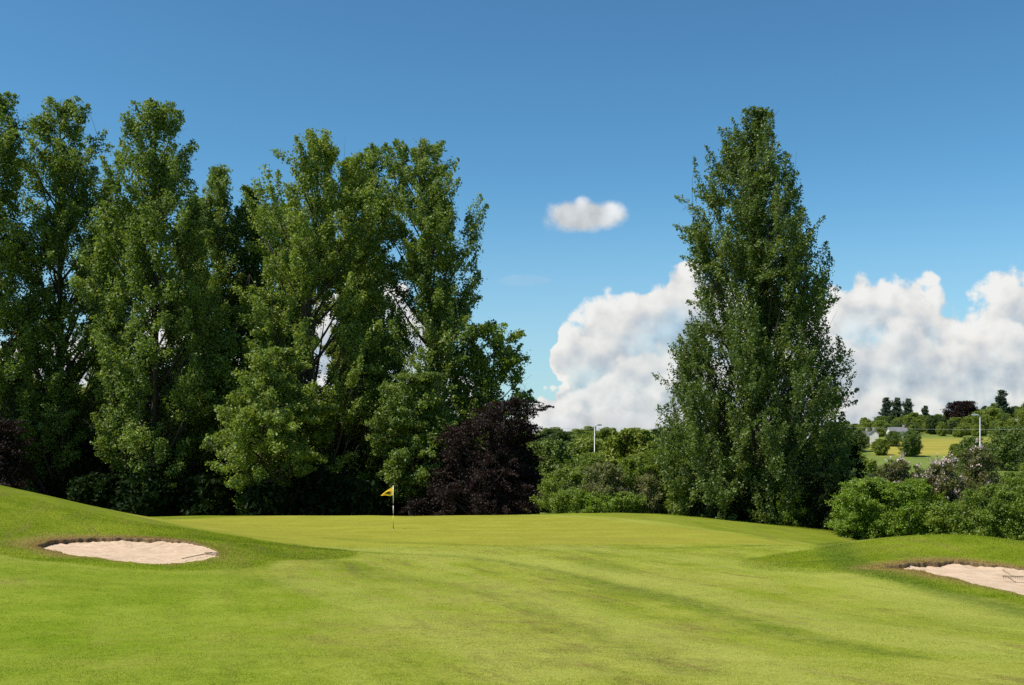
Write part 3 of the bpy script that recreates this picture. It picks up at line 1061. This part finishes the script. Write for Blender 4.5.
plant('poplar_tree', 'slender lower poplar, right of the thin-topped one and set back', 'tree', 252, 92,
      [(187, 248, 257), (206, 241, 264), (260, 235, 270), (330, 230, 273), (420, 230, 272), (470, 234, 266)], M['poplar'], 15, GRP, boughs=57, **POP)
plant('poplar_tree', 'pale green spreading poplar left of the flag, rounded at its top', 'tree', 325, 82,
      [(133, 318, 342), (148, 300, 352), (172, 278, 364), (200, 266, 374), (240, 262, 372), (300, 256, 366), (360, 246, 368), (420, 240, 374), (470, 246, 370), (505, 262, 356)], M['lime'], 16, GRP, boughs=109, **POP)
plant('poplar_tree', 'thin poplar top squeezed between the two big crowns behind the flag', 'tree', 376, 93,
      [(145, 371, 380), (165, 364, 388), (205, 360, 392), (260, 358, 388), (285, 362, 380), (330, 352, 395), (400, 350, 396), (460, 356, 390)], M['poplar'], 17, GRP, boughs=39, **POP)
plant('poplar_tree', 'big full poplar above the purple beech, at the right end of the belt', 'tree', 428, 85,
      [(136, 406, 424), (150, 392, 440), (172, 384, 454), (195, 380, 466), (230, 380, 472), (275, 388, 474), (305, 388, 476), (330, 374, 494), (380, 366, 502), (440, 366, 500), (490, 376, 490)], M['poplar'], 18, GRP, boughs=114, **POP)
FILL = {**POP, 'fat': 1.1}
plant('poplar_tree', 'lower poplar set back between the two-tipped and the pointed poplar', 'tree', 108, 92,
      [(178, 104, 112), (205, 94, 123), (300, 88, 128), (420, 88, 128), (480, 94, 122)], M['poplar'], 101, GRP, boughs=48, **FILL)
plant('poplar_tree', 'lower poplar set back, right behind the shoulder of the pointed poplar', 'tree', 192, 94,
      [(196, 188, 197), (225, 178, 206), (300, 172, 212), (420, 172, 212), (480, 180, 204)], M['poplar'], 102, GRP, boughs=44, **FILL)
plant('poplar_tree', 'small poplar set back against the left side of the pale spreading one', 'tree', 288, 95,
      [(196, 284, 292), (225, 274, 304), (300, 268, 310), (420, 268, 310), (480, 276, 300)], M['poplar'], 103, GRP, boughs=44, **FILL)
plant('poplar_tree', 'rounded poplar set back, filling the right shoulder of the pale spreading one', 'tree', 350, 90,
      [(158, 345, 355), (180, 336, 366), (240, 330, 372), (330, 330, 376), (420, 332, 372), (480, 338, 364)], M['lime'], 104, GRP, boughs=56, **FILL)
LOW = dict(leaf=.11, leaves=190, rise=.15, bough_r=1.15, clump_l=.7, clump_w=.42, trunk_r=.22, flat_=.25)
plant('sycamore_tree', 'low spreading tree with bright drooping boughs, in front of the dark belt', 'tree', 264, 75,
      [(345, 262, 290), (372, 240, 306), (410, 222, 324), (435, 206, 330), (462, 216, 316), (492, 218, 262)], M['lime'], 21, boughs=38, gap=.2, **{**LOW, 'bough_r': 1.35})
plant('sycamore_tree', 'mid green bushy tree rising behind the flag, left of the purple beech', 'tree', 412, 79,
      [(372, 402, 432), (395, 384, 452), (430, 372, 462), (465, 378, 450), (490, 390, 430)], M['poplar'], 25, boughs=34, gap=.12, **LOW)
plant('sycamore_tree', 'leafy green tree leaning out over the purple beech', 'tree', 488, 84,
      [(322, 482, 498), (340, 470, 526), (365, 466, 531), (395, 462, 530), (440, 462, 520), (480, 468, 510)], M['hedge'], 22, boughs=26, gap=.3, **{**LOW, 'rise': .7})
COP = dict(leaf=.075, leaves=190, rise=.15, bough_r=1.15, clump_l=.95, clump_w=.34, trunk_r=.3, flat_=.6)
plant('copper_beech', 'dark purple copper beech, low and wide, right of the flag', 'tree', 480, 78,
      [(397, 500, 528), (406, 474, 542), (430, 450, 540), (460, 428, 548), (490, 398, 552), (512, 398, 546)], M['copper'], 23, boughs=66, gap=.22, **{**COP, 'bough_r': .95})
plant('copper_beech', 'reddish purple tree half hidden by the grass mound at the left edge', 'tree', -6, 74,
      [(418, -14, 8), (436, -26, 20), (470, -28, 24), (498, -22, 18)], M['copper'], 24, boughs=30, base=0.4, **COP)
# right: the lone poplar
plant('poplar_tree', 'lone cone-shaped poplar with steep feathery branches, right of the green', 'tree', 763, 72,
      [(108, 757, 761), (120, 747, 770), (137, 731, 782), (160, 708, 786), (190, 700, 802), (216, 690, 812), (240, 690, 832), (275, 694, 838), (310, 700, 834), (345, 682, 848), (370, 668, 858), (410, 655, 853), (440, 650, 850), (480, 654, 846), (512, 664, 836)],
      M['poplar_cool'], 31, boughs=215, leaf=.085, rise=1.9, bough_r=1.05, clump_l=1.05, clump_w=.30, trunk_r=.36, gap=.06, clumps=8, leaves=165, shell=.6, limb=.6)

# dense trees added at the back of the belt to block light
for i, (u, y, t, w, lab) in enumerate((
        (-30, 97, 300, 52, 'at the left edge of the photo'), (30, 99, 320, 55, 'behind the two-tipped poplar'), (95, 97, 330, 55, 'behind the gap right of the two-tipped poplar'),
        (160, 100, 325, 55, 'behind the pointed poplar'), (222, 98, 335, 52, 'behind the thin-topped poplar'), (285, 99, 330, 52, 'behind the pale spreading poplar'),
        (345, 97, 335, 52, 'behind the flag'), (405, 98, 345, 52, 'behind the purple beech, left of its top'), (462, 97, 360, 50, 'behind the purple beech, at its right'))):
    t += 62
    plant('dark_leaf_tree', 'added tree blocking light, shade in its leaf colour, ' + lab, 'tree', u, y,
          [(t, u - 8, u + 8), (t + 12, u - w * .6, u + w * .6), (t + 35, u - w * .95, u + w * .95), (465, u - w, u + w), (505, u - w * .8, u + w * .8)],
          M['dark'], 40 + i, 'added light-blocking trees at the back of the belt', leaf=.26, boughs=55, clumps=6, leaves=60, rise=.5, bough_r=1.9, clump_l=1.0, clump_w=.8, trunk_r=.3)
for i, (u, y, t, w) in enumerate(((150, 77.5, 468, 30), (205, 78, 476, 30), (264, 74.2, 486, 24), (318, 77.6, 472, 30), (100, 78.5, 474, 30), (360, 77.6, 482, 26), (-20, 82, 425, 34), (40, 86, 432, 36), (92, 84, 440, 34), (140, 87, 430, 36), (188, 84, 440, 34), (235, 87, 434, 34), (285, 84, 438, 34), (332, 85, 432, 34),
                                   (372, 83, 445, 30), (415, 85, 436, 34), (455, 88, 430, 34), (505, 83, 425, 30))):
    plant('shade_fill_shrub', 'added dark shrub with the black shade under the poplars in its leaf colour', 'shrub', u, y,  # added to blacken the space under the crowns, shade carried by the leaf colour
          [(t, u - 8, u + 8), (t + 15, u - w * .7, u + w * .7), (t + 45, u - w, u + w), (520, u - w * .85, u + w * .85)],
          M['dark'], 60 + i, 'added dark shrubs below the poplars', leaf=.2, boughs=30, clumps=6, leaves=55, rise=.3, bough_r=.9, clump_l=.6, clump_w=.5, trunk_r=.1, bush=True)

# hedge and bushes from the beech to the right edge
HB = dict(leaf=.06, boughs=30, clumps=8, leaves=170, rise=.45, bough_r=.62, clump_l=.52, clump_w=.27, trunk_r=.07, bush=True, zfloor=.15)
HG = 'hedge along the back of the green'


def bush(u, y, top, w, bot, mat, seed, label, name='hedge_shrub', cat='shrub', group=HG, **kw):
    p = {**HB, **kw}
    s = np.random.default_rng(seed)
    p['gap'] = p.get('gap', 0) + .10
    k = s.uniform(-.25, .25)
    return plant(name, label, cat, u, y, [(top, u + w * (k - .12), u + w * (k + .14)), (top + (bot - top) * .12, u - w * .62 + w * k * .4, u + w * .6 + w * k * .4), (top + (bot - top) * .4, u - w * .95, u + w * .93),
                                          (top + (bot - top) * .75, u - w, u + w), (bot, u - w * .9, u + w * .9)], mat, seed, group, **p)


bush(563, 72.5, 468, 22, 514, M['hedge'], 81, 'green hedge shrub touching the right side of the purple beech')
bush(586, 73.5, 452, 27, 514, M['hedge'], 82, 'tall green hedge shrub below the nearer lamp post')
bush(606, 71.3, 462, 20, 513, M['tan'], 83, 'faded straw coloured shrub in the hedge', boughs=26, leaves=150, gap=.15)
bush(634, 72.6, 455, 25, 515, M['hedge'], 84, 'green hedge shrub with dark gaps, right of the faded one')
bush(625, 70.4, 492, 14, 514, M['hedge'], 85, 'small low shrub at the foot of the hedge', boughs=20)
bush(648, 71.2, 474, 14, 514, M['tan'], 86, 'thin faded shrub left of the lone poplar', boughs=16, leaves=110, gap=.25)
bush(664, 73, 446, 27, 516, M['hedge'], 87, 'tall hedge shrub against the left side of the lone poplar')
bush(600, 70.3, 492, 20, 513, M['bright'], 88, 'low bright shrub in front of the faded one', boughs=18)
bush(573, 70.8, 488, 19, 514, M['hedge'], 89, 'low green shrub between beech and faded shrub', boughs=18)
bush(690, 71.5, 478, 24, 519, M['hedge'], 90, 'rounded shrub under the left skirts of the lone poplar')
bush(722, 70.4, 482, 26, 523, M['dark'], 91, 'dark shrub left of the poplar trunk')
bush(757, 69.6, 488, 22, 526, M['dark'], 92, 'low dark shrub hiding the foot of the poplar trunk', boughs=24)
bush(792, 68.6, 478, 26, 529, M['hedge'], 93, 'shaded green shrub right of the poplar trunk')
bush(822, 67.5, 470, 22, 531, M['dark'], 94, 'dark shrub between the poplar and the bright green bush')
bush(830, 76, 436, 27, 520, M['dark'], 95, 'dark round tree at the right shoulder of the lone poplar', name='dark_leaf_tree', cat='tree', group=None, boughs=46, bough_r=.9, clump_l=.6, clump_w=.45, leaf=.11, trunk_r=.16)
bush(866, 63, 476, 34, 536, M['bright'], 96, 'bright fresh green bush behind the right mound', boughs=54, rise=.1, flat_=.3)
bush(912, 61.5, 478, 26, 538, M['bright'], 97, 'deep green bush below the blossom', boughs=38, rise=.1, flat_=.3, tintmix=.25)
bush(935, 63, 462, 34, 536, M['bronze'], 98, 'hawthorn bush covered in pale pink blossom', name='hawthorn_bush', group=None, boughs=46, blossom=5)
bush(900, 66, 458, 22, 530, M['bronze'], 99, 'bronze leaved bush with few pale flowers, left of the pink hawthorn', name='hawthorn_bush', group=None, boughs=26, blossom=2)
bush(977, 64, 446, 16, 536, M['bronze'], 100, 'slim reddish bush rising in front of the right lamp post', name='hawthorn_bush', group=None, boughs=30, gap=.1, blossom=2)
bush(962, 58.5, 500, 26, 541, M['hedge'], 101, 'low green bush beside the pink hawthorn', boughs=28)
bush(1000, 57, 485, 34, 546, M['hedge'], 102, 'large green bush behind the right bunker mound', boughs=56, tintmix=.35)
bush(1050, 56, 478, 40, 556, M['hedge'], 103, 'green bush cut off by the right edge of the photo', boughs=52, tintmix=.3)
bush(948, 72, 470, 36, 530, M['hedge'], 104, 'green bush seen between the hawthorn and the hillside', boughs=40)
bush(1012, 70, 472, 32, 540, M['hedge'], 105, 'green bush behind the slim reddish one', boughs=40)

# ------------------------------------------------------------------ valley woods and the far hill


def far_tree(name, h, w, seed, mat, kind='round', n=46, leaf=.25):
    """a tree for the far country, built round the origin"""
    fy = F
    z = lambda q: V0 - (q * h - EYE)
    if kind == 'round':
        pf = [(1.0, .12), (.9, .5), (.72, .88), (.5, 1.0), (.3, .95), (.12, .75)]
    elif kind == 'dome':
        pf = [(1.0, .2), (.92, .65), (.7, 1.0), (.4, 1.0), (.12, .85)]
    else:
        pf = [(1.0, .06), (.92, .25), (.8, .55), (.62, .62), (.5, .95), (.35, .8), (.15, 1.0), (.08, .9)]
    prof = [(z(q), U0 - w * k, U0 + w * k) for q, k in pf]
    return plant(name, None, None, U0, fy, prof, mat, seed, boughs=n, clumps=6, leaves=95 if kind != 'pine' else 70, leaf=leaf, rise=.6 if kind != 'pine' else .25, bough_r=w * .34 if kind != 'pine' else w * .36,
                 clump_l=w * .22, clump_w=w * .17, trunk_r=.28, base=0.0, at=0.0)


protos = [far_tree('valley_tree', 12, 5.2, 201, M['valley']), far_tree('valley_tree', 10, 5.0, 202, M['valley_light'], 'dome'),
          far_tree('valley_tree', 13, 4.6, 203, M['valley_light']), far_tree('valley_tree', 11, 5.6, 204, M['valley'], 'dome'), far_tree('valley_tree', 12.5, 4.2, 207, M['valley_dark'])]
pine = far_tree('pine_tree', 15, 3.4, 205, M['pine'], 'pine', 34)
darkoak = far_tree('copper_beech', 12, 6.0, 206, M['copper'], 'dome', 70, .3)
used = set()
kids = {}


def place(proto, x, y, label, group, s=1.0, cat='tree', sink=0.0, sxy=1.0):
    if proto.name in used:
        o = proto.copy(); C.objects.link(o)
        for ch in kids[proto.name]:
            c = ch.copy(); C.objects.link(c); c.parent = o
    else:
        used.add(proto.name); o = proto
        kids[proto.name] = [q for q in bpy.data.objects if q.parent == proto]
    o.location = (x, y, gz(x, y) - sink)
    o.rotation_euler = (0, 0, R_.uniform(0, 6.28))
    o.scale = (s * sxy, s * sxy, s)
    o['label'], o['category'] = label, cat
    if group:
        o['group'] = group
    return o


R_ = random.Random(5)
pts_used = []


def scatter(n, u0, u1, y0, y1, smin, smax, label, group, gap, ok=lambda u, y: True, ps=(0, 1, 2, 3, 1, 2, 4)):
    k = tries = 0
    while k < n and tries < n * 60:
        tries += 1
        y = math.sqrt(R_.uniform(y0 * y0, y1 * y1)); u = R_.uniform(u0, u1)
        if not ok(u, y):
            continue
        x = px(u, y)
        if any((x - a) ** 2 + (y - b) ** 2 < gap * gap for a, b in pts_used):
            continue
        pts_used.append((x, y)); k += 1
        place(protos[R_.choice(ps)], x, y, label, group, R_.uniform(smin, smax), sink=.4)


scatter(26, 520, 730, 100, 190, .62, .80, 'bushy tree in the near wood just behind the hedge', 'near wood behind the hedge', 6.0)
scatter(70, 500, 760, 200, 420, .75, 1.0, 'tree in the wood on the far valley side left of the lone poplar', 'wood on the far valley side', 8.5)
scatter(46, 480, 800, 430, 640, .9, 1.1, 'tree on the wooded skyline left of the lone poplar', 'wooded skyline', 11)
scatter(9, 830, 1060, 110, 180, .32, .46, 'tree low in the valley behind the right hand bushes', 'trees in the valley on the right', 6.5)
infield = lambda u, y: not (868 < u < 1020 and 320 < y < 486)
scatter(20, 800, 880, 190, 440, .5, .75, 'hedgerow tree left of the yellow field', 'trees left of the yellow field', 9, infield)
scatter(14, 1000, 1090, 250, 470, .6, .82, 'tree right of the yellow field', 'trees right of the yellow field', 9, lambda u, y: True)
scatter(24, 862, 1060, 486, 510, .42, .6, 'tree in the hedge along the top of the yellow field', 'hedge above the yellow field', 6)
nohouse = lambda u, y: not (1002 < u < 1030 and y < 560)
scatter(50, 880, 968, 512, 590, .52, .78, 'tree in the wood crowning the hill', 'wood on the hilltop', 6)
scatter(44, 968, 1090, 512, 620, .85, 1.25, 'tree in the wood crowning the hill', 'wood on the hilltop', 9, nohouse)
scatter(24, 815, 890, 484, 620, .45, .7, 'tree on the skyline by the far cottages', 'skyline trees by the cottages', 9, lambda u, y: not (848 < u < 884 and y < 500))
for (u, y, s, lab, p) in ((911, 398, .78, 'round tree standing alone on the lower edge of the yellow field', 0), (956, 330, .62, 'tree in the hedge below the yellow field, left of the right lamp post', 2),
                          (975, 290, .9, 'big dark green tree directly behind the right lamp post', 0), (1012, 330, 1.2, 'large rounded tree to the right of the right lamp post', 3),
                          (893, 440, .55, 'small tree at the left end of the yellow field', 3), (880, 405, .6, 'small tree left of the round one by the yellow field', 1)):
    place(protos[p], px(u, y), y, lab, None, s)
for (u, y, s, lab) in ((887, 590, 1.2, 'dark pine on the skyline, first in the hilltop row'), (897, 600, 1.2, 'dark pine on the skyline, second in the hilltop row'), (908, 590, 1.15, 'dark pine beside the purple skyline beech'),
                       (1001, 585, 1.45, 'tallest pine spire on the hilltop skyline'), (985, 600, .9, 'short pine left of the tallest spire'), (925, 612, .92, 'pine behind the purple skyline beech')):
    place(pine, px(u, y), y, lab, 'pines on the hilltop', s, sxy=1.15)
place(darkoak, px(962, 560), 560, 'round dark purple beech on the hilltop skyline', None, 1.25)


def cottage(u, y, w, d, h, rz, label, wall, base_up=0.0):
    x = px(u, y)
    root = empty('cottage', (x, y, gz(x, y) + base_up), label, 'house', None, rz)
    b = MB()
    b.add([(-w / 2, -d / 2, -2), (w / 2, -d / 2, -2), (w / 2, d / 2, -2), (-w / 2, d / 2, -2), (-w / 2, -d / 2, h), (w / 2, -d / 2, h), (w / 2, d / 2, h), (-w / 2, d / 2, h), (-w / 2, 0, h + d * .42), (w / 2, 0, h + d * .42)],
          [(0, 1, 5, 4), (2, 3, 7, 6), (1, 2, 6, 9, 5), (3, 0, 4, 8, 7), (4, 5, 9, 8), (6, 7, 8, 9), (3, 2, 1, 0)])
    b.build('wall', wall, root)
    rf = MB()
    e, t = .35, .18
    for s in (-1, 1):
        y0_, z0_ = s * (d / 2 + e), h - e * .84 + .06
        y1_, z1_ = 0, h + d * .42 + .06
        v = [(-w / 2 - e, y0_, z0_), (w / 2 + e, y0_, z0_), (w / 2 + e, y1_, z1_), (-w / 2 - e, y1_, z1_)]
        v += [(a, b_, c + t) for a, b_, c in v]
        rf.add(v, [(3, 2, 1, 0), (4, 5, 6, 7), (0, 1, 5, 4), (1, 2, 6, 5), (2, 3, 7, 6), (3, 0, 4, 7)])
    ro = rf.build('roof', M['slate'], root)
    ch = MB(); ch.box((w * .38, 0, h + d * .42 + .5), (.7, .9, 1.6)); ch.build('chimney', M['stone_wall'], ro)
    for i in range(3):
        wm = MB(); wm.box((-w * .3 + i * w * .3, -d / 2 - .03, h * .6), (.9, .08, 1.1)); wo = wm.build('window', M['white'], root)
        pm = MB(); pm.box((-w * .3 + i * w * .3, -d / 2 - .08, h * .6), (.72, .05, .92)); pm.build('pane', M['window_glass'], wo)


cottage(861, 455, 7.5, 5, 2.6, .25, 'grey roofed cottage among trees left of the yellow field', M['stone_wall'], .6)
cottage(874, 452, 4.0, 3.2, 3.4, 1.35, 'small white gabled cottage beside the grey roofed one', M['render_wall'], 1.0)
cottage(897, 484, 8, 4.2, 2.2, .1, 'long low cottage above the left end of the yellow field', M['render_wall'], .3)
cottage(1016, 545, 8, 6.5, 4.0, -.3, 'stone house in the hilltop wood at the right edge', M['stone_wall'], -.3)

# ------------------------------------------------------------------ lamp posts and the overhead line


def lamp_post(u, y, vtop, label, side):
    x = px(u, y); z0 = gz(x, y); H = pz(vtop, y) - z0
    root = empty('lamp_post', (x, y, z0), label, 'lamp post', 'lamp posts on the valley road')
    a = MB(); a.tube([(0, 0, -.2), (0, 0, 1.6), (0, 0, 1.65), (0, 0, H)], np.array([.10, .10, .065, .04]), 10); a.build('pole', M['grey_metal'], root, True)
    b = MB(); b.tube([(0, 0, H - .05), (side * .2, 0, H + .10), (side * .42, 0, H + .13)], .06, 8); b.build('bracket', M['grey_metal'], root, True)
    c = MB(); c.box((side * .62, 0, H + .13), (.5, .24, .12)); c.box((side * .62, 0, H + .215), (.34, .16, .05)); hd = c.build('lamp_head', M['grey_metal'], root)
    d = MB(); d.box((side * .62, 0, H + .05), (.36, .18, .04)); d.build('lens', M['white'], hd)


lamp_post(594.5, 130, 426, 'pale lamp post rising behind the hedge, left of the lone poplar', 1)
lamp_post(980, 118, 416, 'tall white lamp post behind the reddish bush on the right', -1)


def utility_pole(u, y, v, label):
    x = px(u, y); z0 = gz(x, y); H = pz(v, y) - z0 + .3
    root = empty('utility_pole', (x, y, z0), label, 'utility pole', 'poles of the overhead line')
    a = MB(); a.tube([(0, 0, -.3), (0, 0, H)], np.array([.15, .1]), 10); a.build('pole', M['wood'], root, True)
    b = MB(); b.box((0, -.14, H - .25), (1.3, .1, .12)); b.build('crossarm', M['wood'], root)
    for s in (-.5, .5):
        c = MB(); c.tube([(s, -.14, H - .19), (s, -.14, H - .09), (s, -.14, H)], np.array([.05, .06, .03]), 8); c.build('insulator', M['white'], root, True)
    return (x, y, z0 + H)


ends = [utility_pole(470, 165, 428, 'wooden pole hidden behind the purple beech'), utility_pole(792, 160, 426.5, 'wooden pole hidden behind the lone poplar'),
        utility_pole(1110, 150, 429, 'wooden pole beyond the right edge')]
for a, b in zip(ends[:-1], ends[1:]):
    q = np.linspace(0, 1, 24)[:, None]
    p = np.array(a) * (1 - q) + np.array(b) * q
    p[:, 2] -= .55 * 4 * (q * (1 - q))[:, 0]
    p[:, 1] -= .14
    w = MB(); w.tube(p, .016, 5)
    tag(w.build('overhead_wire', M['wire'], None, True), 'thin overhead wire crossing the valley ' + ('left of the lone poplar' if a is ends[0] else 'right of the lone poplar'), 'wire', 'overhead wires')

# ------------------------------------------------------------------ flagstick, hole, rakes
fx, fy_ = px(393.3, 54), 54.0
fz = gz(fx, fy_)
H = 2.12
root = empty('golf_flag', (fx, fy_, fz), 'yellow flag on a black and white flagstick on the green', 'golf flag')
bands = [(0.0, .24, 'black'), (.24, .66, 'yellow_paint'), (.66, 1.09, 'white'), (1.09, 1.25, 'black'), (1.25, 1.66, 'white'), (1.66, H, 'white')]
bands = [(0.0, .26, 'black'), (.26, .68, 'yellow_paint'), (.68, .78, 'black'), (.78, 1.16, 'white'), (1.16, 1.32, 'black'), (1.32, H, 'white')]
for a, b, m in bands:
    q = MB(); q.tube([(0, 0, a), (0, 0, b)], .017, 10); q.build('stick_band', M[m], root, True)
q = MB(); q.tube([(0, 0, H), (0, 0, H + .03), (0, 0, H + .045)], np.array([.022, .022, .008]), 10); q.build('finial', M['white'], root, True)
nu, nv = 26, 18
fv, mk = [], []
for j in range(nv + 1):
    for i in range(nu + 1):
        s, t = i / nu, j / nv
        # cloth caught by a light wind: the top edge droops towards the fly, folds grow outwards
        X = -.018 - .56 * s
        top = H - .01 - .40 * s ** 1.1
        bot = H - .44 - .03 * s - .02 * math.sin(s * 6)
        Z = top * (1 - t) + bot * t
        Yw = .10 * s * math.sin(s * 8.5 + t * 2.2) + .05 * s * math.sin(t * 9 + s * 3)
        fv.append((X + .03 * s * math.sin(t * 7), Yw, Z))
        mk.append(1.0 if ((s - .44) / .24) ** 2 + ((t - .5 + (s - .44) * .6) / .22) ** 2 < 1 else 0.0)
ff = []
for j in range(nv):
    for i in range(nu):
        ff += [j * (nu + 1) + i, j * (nu + 1) + i + 1, (j + 1) * (nu + 1) + i + 1, (j + 1) * (nu + 1) + i]
fo = mesh_from('flag', fv, ff, np.full(nu * nv, 4), M['flag'], root, smooth_shade=True, attrs={'mark': mk})
q = MB()
th = np.linspace(0, 2 * math.pi, 25)[:-1]
ring = lambda r_, z_: [(r_ * math.cos(t), r_ * math.sin(t), z_) for t in th]
nn = len(th)
q.add(ring(.054, .012) + ring(.056, .012) + ring(.056, -.06), [(i, (i + 1) % nn, nn + (i + 1) % nn, nn + i) for i in range(nn)] + [(nn + i, nn + (i + 1) % nn, 2 * nn + (i + 1) % nn, 2 * nn + i) for i in range(nn)])
hole = q.build('hole_cup', M['cup'])
hole.location = (fx, fy_, fz)
tag(hole, 'white rimmed hole at the foot of the flagstick', 'golf hole')


def rake(x, y, z, rz, tilt, label, length=1.5):
    root = empty('bunker_rake', (x, y, z), label, 'rake', 'bunker rakes', rz)
    root.rotation_euler = (0, tilt, rz)
    a = MB(); a.tube([(0, 0, .05), (length * .5, 0, .055), (length, 0, .05)], .016, 8); a.build('handle', M['wood'], root, True)
    b = MB(); b.box((0, 0, .05), (.045, .55, .035))
    bo = b.build('head', M['wood'], root)
    c = MB()
    for i in range(12):
        yy = -.25 + i * .0455
        c.tube([(0, yy, .05), (-.01, yy, .0), (-.015, yy, -.045)], np.array([.008, .007, .004]), 5)
    c.build('teeth', M['wood'], bo)


b0, b1 = BUNK
rx_, ry_ = px(212, 35.4), 35.4
rake(rx_, ry_, b0['sz'](rx_, ry_) + .05, 1.2 + math.pi, .05, 'wooden rake lying at the right end of the left bunker')
rx_, ry_ = px(1013, 30.6), 30.6
rake(rx_, ry_, b1['sz'](rx_, ry_) + .06, 1.35, -.04, 'dark rake lying on the sand of the right bunker', 1.3)
